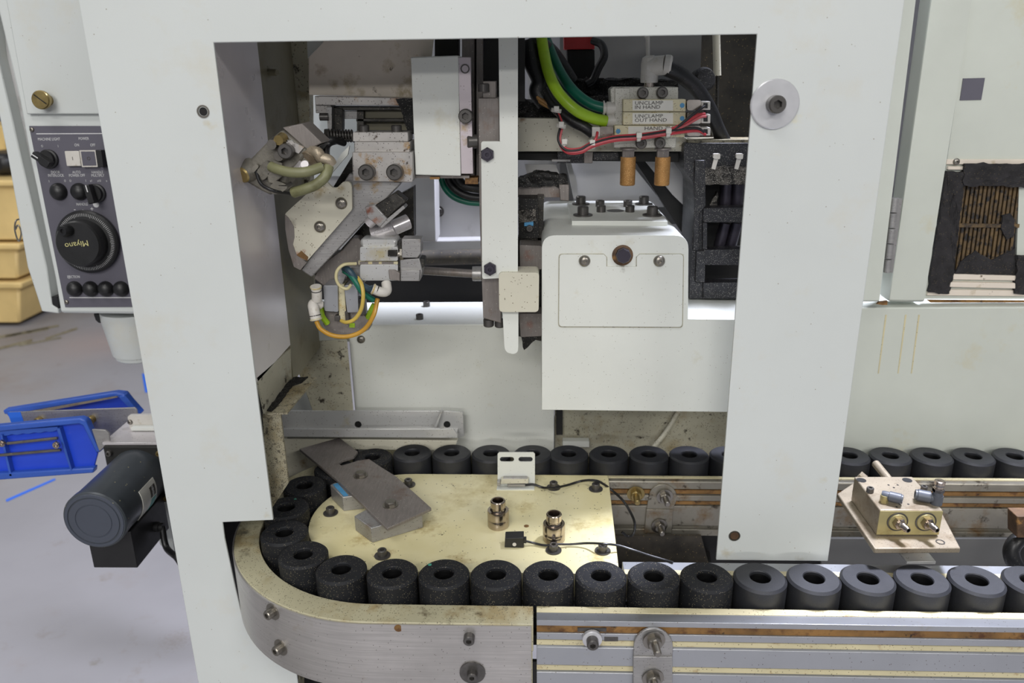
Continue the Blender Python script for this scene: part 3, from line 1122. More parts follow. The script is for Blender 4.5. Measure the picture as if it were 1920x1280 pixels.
# back outer rail
bo = thing('outer_rail', 'soiled rail along the back of the puck track', 'rail', cv(.2, .99, .78))
bm = B()
sweep(bm, [(.9866, .78), (.9866, ZG), (.9896, ZG), (.9896, .78)], -.15, .33)
add(bo, 'profile', bm, m_plasticd, bev=.0006)

# machine base seen between the rails
mb = thing('machine_bed', 'dark machine base between the two conveyor rails', 'machine base', (.3, .83, .70))
bm = B()
slabz(bm, [(1150, 1030), (1330, 1030), (1340, 1100), (1150, 1100)], .715, .02)
add(mb, 'sump_floor', bm, m_void)
for px in ([(1150, 1005), (1315, 1005), (1330, 1060), (1150, 1060)], [(1540, 1010), (1895, 1010), (1890, 1100), (1540, 1100)]):
    bm = B()
    slab(bm, px, .90, .005)
    add(mb, 'grey_apron', bm, m_greyplate if px[0][0] > 1400 else m_brownwall)
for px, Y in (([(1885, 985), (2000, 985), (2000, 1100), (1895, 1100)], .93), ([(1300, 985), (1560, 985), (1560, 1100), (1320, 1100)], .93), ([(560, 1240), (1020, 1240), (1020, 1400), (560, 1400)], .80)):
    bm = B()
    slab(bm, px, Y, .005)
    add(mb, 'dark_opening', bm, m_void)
bm = B()
slab(bm, [(1907, 968), (1990, 968), (1990, 1008), (1907, 1008)], .80, .02)
add(mb, 'rusty_end_plate', bm, m_rust, bev=.001)
bm = B()
ptube(bm, [(1925, 1005, .83), (1905, 1015, .82), (1896, 1035, .815), (1905, 1060, .81), (1930, 1080, .81)], .009)
add(mb, 'black_loop', bm, m_rubber)
bm = B()
slab(bm, [(508, 1240), (528, 1226), (562, 1254), (562, 1330), (545, 1330)], .75, .02)
add(mb, 'chipped_edge', bm, m_dirtypaint2)

bm = B()
box(bm, -.385, -.377, .76, 1.12, .45, .98)
add(mb, 'slot_shade', bm, m_void)  # dark sheet added behind the cover slot in place of its shade

# ------------------------------------------------------------------ pucks
def puck_bm(kind):
    bm = B()
    rr = .0264
    prof = [(rr - .0012, 0), (rr, .0012), (rr, .0478), (rr - .0022, .05)]
    lathe(bm, (0, 0, 0), UP, prof, 48, cap1=False)
    return bm


def make_puck(name, label, loc, m, group, hole_r=.0102):
    t = thing(name, label, 'puck', loc, group)
    bm = B()
    rr = .0264
    o = V(loc)
    lathe(bm, o, UP, [(rr - .0012, 0), (rr, .0012), (rr, .0476), (rr - .0024, .05), (hole_r + .0008, .05), (hole_r, .0490), (hole_r, .026), (hole_r - .002, .026), (hole_r - .002, .002)], 48)
    add(t, 'puck_body', bm, m, sharp=25)
    bm = B()
    lathe(bm, o + V((0, 0, .0465)), UP, [(hole_r - .0002, 0), (hole_r - .0002, -.0195)], 32, cap0=False)
    lathe(bm, o + V((0, 0, .0055)), UP, [(hole_r - .0018, 0), (hole_r - .0018, .003)], 32)
    add(t, 'bore_shade', bm, m_hole)  # black sleeve added to paint the shade down the bore
    return t


def copy_thing(src, loc, label, m=None):
    r_ = src.copy()
    COL.objects.link(r_)
    r_.location = loc
    r_['label'] = label
    for ch in list(src.children):
        c = ch.copy()
        COL.objects.link(c)
        c.parent = r_
        c.rotation_euler = (0, 0, random.random() * 6.28)
    return r_


GP = 'black pucks queued on the conveyor track'
PZ0 = ZT - .05
proto = {}


def puck(x, y, label, dusty):
    k = 'd' if dusty else 'c'
    loc = V((x, y, PZ0))
    if k not in proto:
        proto[k] = make_puck('puck', label, loc, m_puckd if dusty else m_puck, GP)
        return proto[k]
    return copy_thing(proto[k], loc, label)


pucks = {}
PITCH = .0537
xf0 = -.1477
fl_ = ['dusty black puck where the front row starts, below the slanted steel block',
       'black puck with a teal paint dab on its rim, in the front row',
       'black puck in the front row directly right of the teal-dabbed one',
       'black puck in the front row directly above the joint of band and rail',
       'chip-sprinkled black puck in the front row at the nylon plate corner',
       'most heavily speckled black puck in the front row, where the inner rail starts',
       'black puck in the front row touching the left foot of the white column',
       'black puck in the front row under the middle of the white column foot',
       'half bright black puck in the front row at the right foot of the white column',
       'front-row black puck just right of the white column foot',
       'front-row black puck below the small tab of the valve block plate',
       'front-row black puck, last whole one at the right edge of the picture',
       'front-row black puck cut off by the right edge of the picture']
for i, s in enumerate(fl_):
    x = xf0 + PITCH * i
    pucks['f%d' % i] = puck(x, YF + SL * x, s, i < 7)
ang = []
arcpx = [(641.6, 1063), (569.7, 1037), (533, 996.6), (535, 950), (571, 909), (622, 874), (698.7, 856)]
arcl = ['chip-dusted black puck at the start of the curve, next to the front row',
        'black puck in the curve with chips around its bore, beside the leftmost pair',
        'leftmost black puck in the curve, just below the cover edge',
        'black puck in the curve partly hidden by the cover edge, with a teal fleck',
        'black puck in the curve beside the blue-taped steel block',
        'black puck hidden mostly under the slanted steel plate',
        'black puck at the end of the curve, under the notch of the slanted plate']
for (px_, py_), s in zip(arcpx, arcl):
    p = PZ(px_, py_, ZT)
    t = math.atan2(p.y - YC, p.x - XC)
    if p.x > XC:
        x, y = p.x, (YF if p.y < YC else YB) + SL * p.x
    else:
        x, y = XC + RP * math.cos(t), YC + RP * math.sin(t)
    pucks[s] = puck(x, y, s, True)
bl = [(-.1666, 3, ['back-row black puck, first one right of the slanted steel plate',
                   'back-row black puck, second one right of the slanted steel plate',
                   'back-row black puck left of the one behind the white sensor bracket']),
      (-.003, 1, ['back-row black puck half hidden behind the white sensor bracket']),
      (.0459, 5, ['back-row black puck below the small white stop tab', 'back-row black puck second right of the sensor bracket, nearest the rail end',
                  'back-row black puck above the inner rail bracket', 'back-row black puck with a pale spot on top',
                  'back-row black puck half hidden behind the white column']),
      (.4184 - PITCH, 7, ['back-row black puck wholly behind the column edge', 'back-row black puck at the right edge of the white column', 'back-row black puck behind the two rods of the valve block',
                          'back-row black puck behind the right part of the valve block', 'back-row black puck with a worn ring on top',
                          'back-row black puck cut by the right edge of the picture', 'back-row black puck beyond the right edge'])]
for xs, n, ls in bl:
    for i in range(n):
        x = xs + PITCH * i
        if 'beyond' in ls[i] or 'wholly' in ls[i]:
            continue
        puck(x, YB + SL * x, ls[i], False)
# paint dabs
def dab(pk, dx, dy, r):
    bm = B()
    o = pk.location + V((dx, dy, .05))
    lathe(bm, o, UP, [(r, 0), (r * .6, .0003)], 9)
    for v in bm.verts:
        v.co.x += noise.noise(v.co * 900) * r * .6
    add(pk, 'paint_dab', bm, m_tealpaint, 'teal paint dab')


dab(pucks['f1'], -.0165, .0145, .0022)
dab(pucks[arcl[3]], .006, .0185, .0016)

# ------------------------------------------------------------------ things on the centre plate
ZC = .856
cp = thing('clamp_plate', 'slanted grey steel plate with two hex bolts, clamped on blocks over the curve', 'clamp plate', PZ(690, 960, ZG))
bm = B()
slabz(bm, [(561, 841), (636, 820), (671, 846), (664, 855), (642, 862), (634, 868), (640, 872), (655, 868), (671, 863), (692, 860), (716, 876), (742, 892), (809, 952), (726, 990), (640, 906)], ZC, .004)
add(cp, 'steel_plate', bm, m_oxid, bev=.0006)
for x, y in ((676, 892), (732, 947)):
    screw(cp, PZ(x, y, ZC), UP, .0066, 'hex', m_steelbolt)
zt2 = ZC - .0045
bm = B()
slabz(bm, [(664, 967), (684, 956), (778, 945), (792, 962), (696, 990)], zt2, zt2 - ZG - .0002)
add(cp, 'front_block', bm, m_steel, bev=.0008)
bm = B()
slabz(bm, [(619, 909), (628, 904), (690, 910), (700, 925), (642, 932)], zt2, zt2 - ZG - .0002)
add(cp, 'rear_block', bm, m_steel, bev=.0008)
bm = B()
slabz(bm, [(624, 908), (633, 905), (653, 928), (645, 930)], zt2 + .0004, .0004)
add(cp, 'blue_tape', bm, m_tape, 'blue tape on the rear block')

# white sensor bracket
sb = thing('sensor_bracket', 'small white L-shaped bracket with two slots standing on the nylon plate', 'bracket', PZ(968, 915, ZG))
pb = PZ(968, 912, ZG)
Ys = pb.y
bm = B()


def slot(x0, x1, y, r):
    return arc_poly(x1 - r, y, r, -PI / 2, PI / 2, 6) + arc_poly(x0 + r, y, r, PI / 2, 3 * PI / 2, 6)


slab(bm, [(936, 848), (1000, 848), (1003, 851), (1003, 913), (933, 913), (933, 851)], Ys, .0016, [slot(937, 964, 861, 4.6), slot(972, 999, 861, 4.6)])
add(sb, 'upright_plate', bm, m_paint)
bm = B()
slabz(bm, [(933, 908), (1002, 908), (1002, 917), (931, 917)], ZG + .0016, .0015)
add(sb, 'foot', bm, m_paint)
bm = B()
slab(bm, [(940, 898), (991, 898), (991, 906), (938, 907)], Ys - .008, .007)
add(sb, 'sensor_cover', bm, m_creamclean, bev=.0008)
bm = B()
slab(bm, [(944, 896), (989, 896), (989, 899), (943, 899)], Ys - .007, .006)
slab(bm, [(951, 908), (985, 908), (985, 912), (951, 912)], Ys - .008, .007)
slab(bm, [(932, 903), (938, 903), (938, 911), (932, 911)], Ys - .008, .007)
add(sb, 'sensor_head', bm, m_steel, bev=.0005)
bm = B()
zc = ZG + .003
pts = [PZ(x, y, z) for x, y, z in ((985, 909, ZG + .007), (1000, 908, ZG + .006), (1020, 914, zc), (1042, 914, ZG + .013), (1065, 909, zc + .002), (1088, 902, zc + .002), (1106, 900, ZG + .012), (1124, 903, ZG + .01))]
pts += [P(1145, 917, .90), P(1167, 937, .885), P(1181, 958, .875), P(1190, 980, .86), P(1188, 999, .85), P(1178, 1005, .85), P(1166, 997, .85)]
tube(bm, pts, .0016, 8)
solo('sensor_cable', 'thin dark cable from the white bracket, hanging over the plate edge', 'cable', bm, m_rubber)

# loose black sensor
ls = thing('photo_sensor', 'small black square sensor lying on the nylon plate', 'sensor', PZ(964, 1026, ZG))
zb2 = ZG
yv = PZ(964, 1027, ZG).y
bm = B()
slab(bm, [(947, 1009), (982, 1008), (982, 1027), (946, 1026)], yv, .014)
add(ls, 'housing', bm, m_black, bev=.0006)
bm = B()
lathe(bm, P(964.5, 1020, yv), FR, [(.0022, 0), (.0022, .0006)], 14)
add(ls, 'indicator', bm, m_white)
bm = B()
slab(bm, [(982, 1011), (987, 1011), (987, 1018), (982, 1018)], yv + .002, .006)
add(ls, 'strain_relief', bm, m_black)
bm = B()
pts = [PZ(x, y, z) for x, y, z in ((986, 1014, ZG + .006), (1002, 1018, zc), (1022, 1022, zc), (1044, 1020, ZG + .005), (1070, 1020, zc), (1100, 1018, zc + .003), (1130, 1019, ZG + .012), (1158, 1022, ZG + .008))]
pts += [PZ(1185, 1030, ZG + .004), PZ(1215, 1040, ZG + .002), PZ(1245, 1049, ZG + .0005), PZ(1262, 1054, ZG + .001)]
tube(bm, pts, .0013, 8)
solo('sensor_cable', 'thin dark cable from the loose black sensor to the inner rail', 'cable', bm, m_rubber)


def fitting(x, y, label, s=1.):
    o = PZ(x, y, ZG)
    t = thing('tube_fitting', label, 'fitting', o, 'nickel fittings on the nylon plate')
    bm = B()
    lathe(bm, o, UP, [(.0120 * s, 0), (.0126 * s, .001), (.0126 * s, .0095), (.0121 * s, .0103), (.0121 * s, .0113), (.0127 * s, .012), (.0127 * s, .0195), (.0122 * s, .0215), (.0092 * s, .0215)], 40, cap1=False)
    add(t, 'knurled_nut', bm, m_nickel)
    bm = B()
    r = .0098 * s
    lathe(bm, o + V((0, 0, .0012)), UP, [(r - .001, .0), (r - .001, .020), (.0080 * s, .0215), (.0080 * s, .0235), (.0088 * s, .0245), (.0088 * s, .0318), (.0081 * s, .0328), (.0066 * s, .0328), (.0062 * s, .031), (.0062 * s, .012)], 40)
    add(t, 'sleeve', bm, m_nickel)
    return t


fitting(934.5, 985, 'nickel tube fitting standing on the nylon plate, nearer the slanted plate')
fitting(1038.5, 1011, 'nickel tube fitting standing nearer the front pucks, right of the other')

# ------------------------------------------------------------------ valve block at the right
vb = thing('valve_block', 'grimy aluminium pneumatic valve block with two barbed nozzles on a plate', 'valve block', PZ(1710, 1000, .87))
ZK = .872
bm = B()
slabz(bm, [(1570, 925), (1600, 905), (1765, 958), (1801, 1027), (1640, 1028)], ZK, .006)
add(vb, 'mounting_plate', bm, m_vblock, bev=.001)
screw(vb, PZ(1763, 1016, ZK), UP, .0045, 'hole', m_screw)
o = PZ(1650, 956, .9025)
u = PZ(1768, 956, .9025) - o
v = PZ(1600, 893, .9025) - o
v2 = PZ(1712, 893, .9025) - PZ(1768, 956, .9025)
v = (v + v2) / 2
bm = B()
obox(bm, o, u, v, V((0, 0, -.0300)))
add(vb, 'block_body', bm, m_vblock, bev=.0012)
n = u.cross(UP).normalized()
if n.y > 0:
    n = -n
bm = B()
obox(bm, o + n * .0006 - V((0, 0, .001)), u, n * -.0005, V((0, 0, -.028)))
add(vb, 'front_face', bm, m_vblockf)
for x in (1682, 1735):
    fc = plane(o, n)
    c = fc(x, 977)
    bm = B()
    lathe(bm, c + n * .0005, n, [(.0108, 0), (.0108, .001), (.0098, .0012), (.0092, -.002 + .0025)], 32)
    add(vb, 'port_ring', bm, m_screw)
    bm = B()
    lathe(bm, c + n * .0012, n, [(.0095, 0), (.0088, .0012)], 32)
    add(vb, 'port_disc', bm, m_vblockf)
    bm = B()
    lathe(bm, c + n * .002, n + V((.25, 0, 0)), [(.0064, 0, 6), (.0064, .004, 6), (.0036, .0042), (.0034, .008), (.0042, .0085), (.003, .012), (.0038, .0125), (.0026, .016), (.0018, .016), (.0016, .008)], 24)
    add(vb, 'barbed_nozzle', bm, m_nickel)
ztop = .9025
for x, y in ((1615, 900), (1701, 900)):
    bm = B()
    lathe(bm, PZ(x, y, ztop), UP, [(.0052, 0), (.0052, .0002)], 20)
    add(vb, 'bore', bm, m_hole)
for x, y in ((1666, 909), (1683, 909), (1676, 914), (1687, 945), (1703, 945), (1681, 950)):
    bm = B()
    lathe(bm, PZ(x, y, ztop), UP, [(.0012, 0), (.0012, .0002)], 8)
    add(vb, 'small_bore', bm, m_hole)
screw(vb, PZ(1631, 922, ztop), UP, .0038, 'cap', m_screw)
screw(vb, PZ(1732, 918, ztop), UP, .0034, 'cap', m_screw)
c = PZ(1657, 941, ztop)
bm = B()
lathe(bm, c, UP, [(.0042, 0, 6), (.0042, .003, 6), (.0042, .004), (.0042, .0085)], 18)
add(vb, 'elbow_base', bm, m_vblockf)
bm = B()
lathe(bm, c + V((-.002, .003, .0075)), (PZ(1690, 944, ztop) - PZ(1657, 936, ztop)), [(.004, 0), (.0046, .002), (.0046, .007), (.0055, .0075), (.0055, .0185), (.0048, .019), (.0048, .0205), (.003, .0205), (.003, .012)], 22)
add(vb, 'push_fitting', bm, m_greyfit)
c = PZ(1755, 944, ztop)
bm = B()
lathe(bm, c, UP, [(.0058, 0), (.0058, .010), (.005, .0105), (.0048, .014), (.0058, .0142, 6), (.0058, .018, 6), (.0042, .0185), (.0042, .0215), (.005, .0218), (.005, .026), (.004, .0265)], 24)
add(vb, 'flow_control_valve', bm, m_greyfit)
bm = B()
lathe(bm, c + V((0, 0, .0145)), UP, [(.0058, 0, 6), (.0058, .004, 6), (.0044, .0044), (.0044, .0082), (.0052, .0085), (.0052, .0125), (.0042, .013)], 24)
add(vb, 'adjusting_screw', bm, m_nickel)
bm = B()
lathe(bm, c + V((0, 0, .006)), V((-1, .35, .06)), [(.0045, .003), (.0052, .006), (.0062, .0065), (.0062, .0185), (.0054, .019), (.0054, .021), (.0034, .021), (.0034, .01)], 24)
add(vb, 'push_fitting', bm, m_greyfit)
for x0_, y0_, x1_, y1_, r in ((1642, 869, 1672, 906, .0046), (1611, 889, 1622, 898, .0046)):
    bm = B()
    a, b2 = PZ(x0_, y0_, .892), PZ(x1_, y1_, .888)
    cyl(bm, a, b2, r, seg=16)
    add(vb, 'guide_rod', bm, m_vblock)
bm = B()
a, c = PZ(1700, 1052, ZG + .004), PZ(1755, 1052, ZG + .004)
box(bm, a.x, c.x, a.y, .762, ZG + .0005, ZG + .004)
add(vb, 'support_tab', bm, m_alu, bev=.0005)
bm = B()
box(bm, a.x, c.x, .754, .761, ZG + .004, ZK - .006)
add(vb, 'support_leg', bm, m_vblock)

# ================================================================== HEADSTOCK
YH = .87
hs = thing('headstock', 'large off-white headstock housing with a bolted cover plate', 'machine housing', P(1180, 768, YH))
zt = P(1160, 444, YH).z


def rounded(pts, r=8, n=5, which=None):
    """round polygon corners given in pixels"""
    out = []
    m = len(pts)
    for i, p in enumerate(pts):
        p = V(p).to_2d() if len(p) > 2 else V((p[0], p[1]))
        if which is not None and i not in which:
            out.append((p.x, p.y))
            continue
        a, c = V(pts[i - 1][:2]), V(pts[(i + 1) % m][:2])
        da, dc = (a - p), (c - p)
        rr = min(r, da.length * .49, dc.length * .49)
        s, e = p + da.normalized() * rr, p + dc.normalized() * rr
        for k in range(n + 1):
            t = k / n
            q = s * (1 - t) ** 2 + p * 2 * t * (1 - t) + e * t * t
            out.append((q.x, q.y))
    return out


bm = B()
slab(bm, rounded([(1016, 441), (1291, 441), (1290, 620), (1018, 620)], 26, 7, (0, 1)), YH + .1, .147)
for v in bm.verts:
    v.co = V((P(1150, 500, YH).x, v.co.y, P(1150, 500, YH).z)) + (V((v.co.x, v.co.y, v.co.z)) - V((P(1150, 500, YH + .1).x, v.co.y, P(1150, 500, YH + .1).z))) * (YH / (YH + .1))
add(hs, 'head_body', bm, m_paint, bev=.004, segs=3)
bm = B()
slab(bm, rounded([(1016, 441), (1291, 441), (1290, 598), (1440, 600), (1440, 773), (1016, 768)], 26, 7, (0, 1)), YH, .1005)
add(hs, 'front_cover', bm, m_paint, bev=.002)
# the removable plate with its notch
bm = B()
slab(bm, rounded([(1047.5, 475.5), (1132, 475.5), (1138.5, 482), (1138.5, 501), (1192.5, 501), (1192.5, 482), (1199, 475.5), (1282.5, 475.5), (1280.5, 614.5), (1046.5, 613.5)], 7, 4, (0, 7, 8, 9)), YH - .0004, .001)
add(hs, 'plate_joint', bm, m_dirtypaint)  # thin backing that draws the dark, grimy gap line round the access plate
bm = B()
slab(bm, rounded([(1049, 477), (1132, 477), (1137, 482), (1137, 500), (1194, 500), (1194, 482), (1199, 477), (1281, 477), (1279, 613), (1048, 612)], 7, 4, (0, 7, 8, 9)), YH - .0022, .0022)
add(hs, 'access_plate', bm, m_paint, 'removable plate with a notch in its top edge', bev=.0006)
for x in (1096, 1236):
    screw(hs, P(x, 489, YH - .0022), FR, .0066, 'button', m_steelbolt)
bm = B()
lathe(bm, P(1167, 478, YH + .001), FR, [(.0118, 0), (.0118, .0016), (.011, .002)], 28)
add(hs, 'bolt_washer', bm, m_rust)
bm = B()
lathe(bm, P(1168, 477, YH), FR, [(.0086, 0), (.0086, .008), (.0076, .0095), (.0062, .0095)], 8)
add(hs, 'bolt_head', bm, m_bolthead)
# raised top plate
zp = zt + .0072
A1, A2 = PZ(1072, 414, zp), PZ(1252, 414, zp)
yb_ = PZ(1150, 380, zp).y
bm = B()
loops(bm, [[A1, A2, V((A2.x + .001, yb_, zp)), V((A1.x, yb_, zp))]], (0, 0, -.0085))
add(hs, 'top_plate', bm, m_paint, bev=.0008)
for x, y in ((1093, 404), (1223, 404)):
    screw(hs, PZ(x, y, zp), UP, .0068, 'capw', m_screw)
for x, y in ((1089, 383), (1207, 383)):
    screw(hs, PZ(x, y, zp), UP, .0066, 'capw', m_screw)
for x, y in ((1127, 397), (1181, 397), (1125, 387), (1177, 387)):
    screw(hs, PZ(x, y, zp), UP, .0058, 'cap', m_screw)
bm = B()
c = PZ(1154, 395, zp)
lathe(bm, c, UP, [(.011, 0), (.011, .0002)], 24)
add(hs, 'round_window', bm, m_screw)

# sloping chute behind the headstock
ch = thing('chute', 'dull grey sloping chute behind the headstock top', 'chute', P(1160, 380, 1.12))
bm = B()
slab(bm, [(1062, 295), (1178, 300), (1236, 372), (1245, 388), (1078, 388)], 1.13, .004)
add(ch, 'chute_floor', bm, m_backwall)
bm = B()
slab(bm, [(1060, 296), (1068, 296), (1082, 346), (1082, 372), (1076, 372)], 1.10, .03)
add(ch, 'chute_side', bm, m_backwall)
bm = B()
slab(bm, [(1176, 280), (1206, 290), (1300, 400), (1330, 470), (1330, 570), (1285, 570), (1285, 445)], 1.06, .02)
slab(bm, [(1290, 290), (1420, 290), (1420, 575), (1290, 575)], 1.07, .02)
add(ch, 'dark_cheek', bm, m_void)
bm = B()
slab(bm, [(1205, 296), (1290, 290), (1302, 350), (1300, 378), (1285, 388), (1262, 366)], 1.045, .006)
add(ch, 'pale_guard', bm, m_backwall)

# ================================================================== LOADER COLUMN AND SLIDE
YS = .862
col = thing('loader_column', 'vertical loader slide: white plate over grey steel, hanging in mid opening', 'machine slide', P(950, 664, YS))
bm = B()
slab(bm, rounded([(934, 20), (971, 20), (971, 520), (904, 523), (902, 265), (937, 265)], 5, 4, (3, 4)), YS, .006)
add(col, 'white_plate', bm, m_paint, bev=.001)
bm = B()
slab(bm, [(897, 183), (936, 183), (940, 606), (906, 597), (899, 400)], YS + .012, .03)
add(col, 'steel_side_plate', bm, m_oxid, bev=.001)
bm = B()
slab(bm, rounded([(941, 560), (972, 560), (972, 665), (946, 662)], 14, 5, (2, 3)), YS + .001, .012)
add(col, 'tongue', bm, m_paint, bev=.002)
bm = B()
slab(bm, rounded([(935, 511), (1011, 511), (1010, 585), (936, 585)], 8, 5), YS - .006, .03)
add(col, 'wrap_guard', bm, m_creamclean, bev=.005, segs=3)
for x, y in ((914, 289), (919, 503)):
    screw(col, P(x, y, YS), FR, .0076, 'nut', m_bolthead)
screw(col, P(893, 265, .88), V((-1, -.25, 0)), .0075, 'cap', m_screw)
bm = B()
slab(bm, [(905, 152), (930, 152), (930, 185), (905, 185)], YS + .016, .02)
add(col, 'steel_lug', bm, m_oxid, bev=.0006)
screw(col, P(907, 172, YS + .014), UP, .006, 'cap', m_screw)
for x, y in ((916, 606), (937, 607)):
    screw(col, P(x, y - 8, YS + .02), (0, 0, -1), .0062, 'cap', m_screw)

gw = thing('guideway', 'dark oily vertical guideway behind the white loader column', 'guideway', P(905, 330, .94))
for x0_, x1_, Y, m in ((815, 860, .95, m_void), (866, 890, .935, m_oxid), (888, 936, .945, m_void), (893, 905, .93, m_oxid)):
    bm = B()
    slab(bm, [(x0_, 30), (x1_, 30), (x1_, 180 if x0_ < 866 else 332), (x0_, 180 if x0_ < 866 else 332)], Y, .02)
    add(gw, 'guide_bar', bm, m, bev=.0006)
bm = B()
slab(bm, [(971, 60), (984, 60), (984, 190), (971, 190)], .93, .02)
add(gw, 'guide_bar', bm, m_void)

# blocks stacked on the right side of the column
for nm, lab, px, Y, d, m in (
        ('steel_block', 'brown-spotted steel block right of the column, above the wrap guard', rounded([(974, 459), (1016, 461), (1016, 505), (975, 506)], 3, 3), .90, .03, m_oxid),
        ('steel_block', 'lowest brown-spotted steel block right of the column tongue', rounded([(973, 588), (1016, 588), (1016, 630), (976, 632)], 3, 3), .90, .03, m_oxid),
        ('steel_bar', 'horizontal steel bar with chips behind the column top', [(970, 347), (1066, 347), (1066, 370), (970, 370)], .955, .02, m_oxid)):
    bm = B()
    slab(bm, px, Y, d)
    sbar = solo(nm, lab, 'block' if 'block' in nm else 'bar', bm, m, bev=.001)
bm = B()
slab(bm, [(1048, 346), (1067, 346), (1067, 378), (1050, 376)], .945, .02)
add(sbar, 'knob', bm, m_oxid, bev=.0012)
sl = thing('proximity_switch', 'chip-caked switch block with a blue mark beside the column', 'switch', P(990, 446, .92))
bm = B()
slab(bm, [(972, 372), (1008, 372), (1010, 446), (972, 446)], .925, .03)
add(sl, 'housing', bm, m_chips)
bm = B()
slab(bm, [(983, 416), (1000, 415), (1000, 423), (983, 424)], .9235, .001)
add(sl, 'blue_mark', bm, m_tape, 'blue mark')
screw(sl, P(993, 427, .925), FR, .004, 'cap', m_screw)
bm = B()
crust(bm, [(972, 395), (1004, 392), (1006, 414), (974, 418)], .922, .004, .0015)
add(sl, 'chips', bm, m_chipsg, kind='stuff')
bm = B()
slab(bm, [(971, 446), (1018, 446), (1018, 640), (971, 630)], .935, .02)
slab(bm, [(1008, 368), (1020, 368), (1018, 450), (1008, 450)], .935, .05)
solo('dark_slide', 'dark oily slide behind the spotted steel blocks', 'slide', bm, m_dark)
bm = B()
crust(bm, [(970, 336), (1010, 322), (1062, 330), (1064, 349), (970, 350)], .95, .02, .003)
crust(bm, [(978, 632), (1010, 630), (996, 645), (982, 656)], .902, .008, .002)
solo('chip_heap', 'black crust of metal chips beside the loader column', 'chips', bm, m_chips, kind='stuff')
bm = B()
slab(bm, [(976, 505), (1012, 506), (1012, 512), (976, 512)], .898, .02)
solo('chip_ledge', 'thin chip-covered ledge directly above the wrap guard', 'ledge', bm, m_chipsg)

# ---------------- slide box
bx = thing('slide_cover', 'tall off-white box cover with a grey steel strip on its right', 'machine cover', P(815, 328, .872))
bm = B()
slab(bm, [(770, 107), (859, 104), (864, 330), (779, 328)], .872, .05)
add(bx, 'box_cover', bm, m_paint, bev=.001)
bm = B()
slab(bm, [(859, 107), (882, 107), (887, 326), (865, 326)], .874, .012)
add(bx, 'steel_strip', bm, m_pink, bev=.0006)
screw(bx, P(872, 129, .874), FR, .0048, 'hole', m_screw)
screw(bx, P(874, 217, .874), FR, .0076, 'cap', m_screw)
bm = B()
slab(bm, [(778, 329), (880, 329), (880, 334), (778, 334)], .88, .03)
add(bx, 'bottom_plate', bm, m_oxid)
for px, Y in (([(806, 332), (824, 332), (824, 336), (806, 336)], .875), ([(872, 333), (896, 333), (896, 345), (872, 345)], .885)):
    bm = B()
    slab(bm, px, Y, .02)
    add(bx, 'bronze_pad', bm, m_groove)

# ---------------- upper beige head cover
hc = thing('head_cover', 'beige sheet metal head cover with brown oil stains, top left of the opening', 'machine cover', P(690, 180, .925))
bm = B()
slab(bm, [(602, 30), (606, 79), (578, 108), (579, 178), (800, 184), (818, 30)], .93, .004)
add(hc, 'cover_sheet', bm, m_cream, bev=.0008)
bm = B()
slab(bm, [(575, 60), (607, 60), (607, 78), (577, 109)], .945, .003)
add(hc, 'bright_corner', bm, m_cover)  # white patch standing in for the bright gap at the cover corner

# ---------------- linear slide below it
sd = thing('linear_slide', 'rusty spotted steel linear slide with a spring below the beige cover', 'machine slide', P(690, 262, .9))
for nm, px, Y, d, m in (
        ('top_bar', [(590, 180), (770, 184), (770, 198), (591, 197)], .905, .02, m_steelr),
        ('guide_rail', [(618, 199), (772, 200), (772, 207), (618, 207)], .918, .02, m_dark),
        ('end_block', [(591, 197), (621, 197), (621, 213), (592, 212)], .91, .02, m_steelr),
        ('link_arm', [(612, 200), (622, 200), (622, 252), (615, 252)], .905, .01, m_steel),
        ('hanger', [(622, 200), (642, 204), (642, 244), (622, 256)], .915, .012, m_dark),
        ('cross_bar', [(632, 208), (672, 208), (672, 223), (632, 223)], .925, .01, m_steel),
        ('lower_rail', [(668, 222), (775, 222), (775, 228), (668, 228)], .92, .012, m_dark),
        ('carriage', [(668, 207), (776, 207), (776, 222), (668, 222)], .928, .012, m_olive),
        ('upright', [(669, 208), (682, 208), (682, 250), (669, 250)], .92, .012, m_dark),
        ('rear_plate', [(682, 228), (776, 228), (776, 250), (682, 250)], .935, .01, m_olive)):
    bm = B()
    slab(bm, px, Y, d)
    add(sd, nm, bm, m, bev=.0006)
bm = B()
a, b_ = P(616, 253, .905), P(664, 255, .905)
for i in range(8):
    t = i / 8
    pts = []
lst = []
N = 9 * 12
for i in range(N + 1):
    t = i / N
    c = a.lerp(b_, t)
    q = t * 9 * 2 * PI
    lst.append(c + V((0, math.cos(q) * .0062, math.sin(q) * .0062)))
tube(bm, lst, .0011, 6, 1)
add(sd, 'spring', bm, m_screw)
bm = B()
cyl(bm, P(611, 253, .905), P(670, 255, .905), .0042, seg=14)
lathe(bm, P(610, 252, .905), (1, 0, 0), [(.0068, 0), (.0068, .005)], 6)
add(sd, 'spring_rod', bm, m_dark)
bm = B()
cyl(bm, P(600, 219, .905), P(616, 219, .905), .0042, seg=14)
add(sd, 'adjusting_screw', bm, m_screw)
bm = B()
crust(bm, [(740, 185), (773, 186), (776, 250), (764, 250), (752, 205)], .903, .008, .002)
add(sd, 'chip_crust', bm, m_chips, kind='stuff')

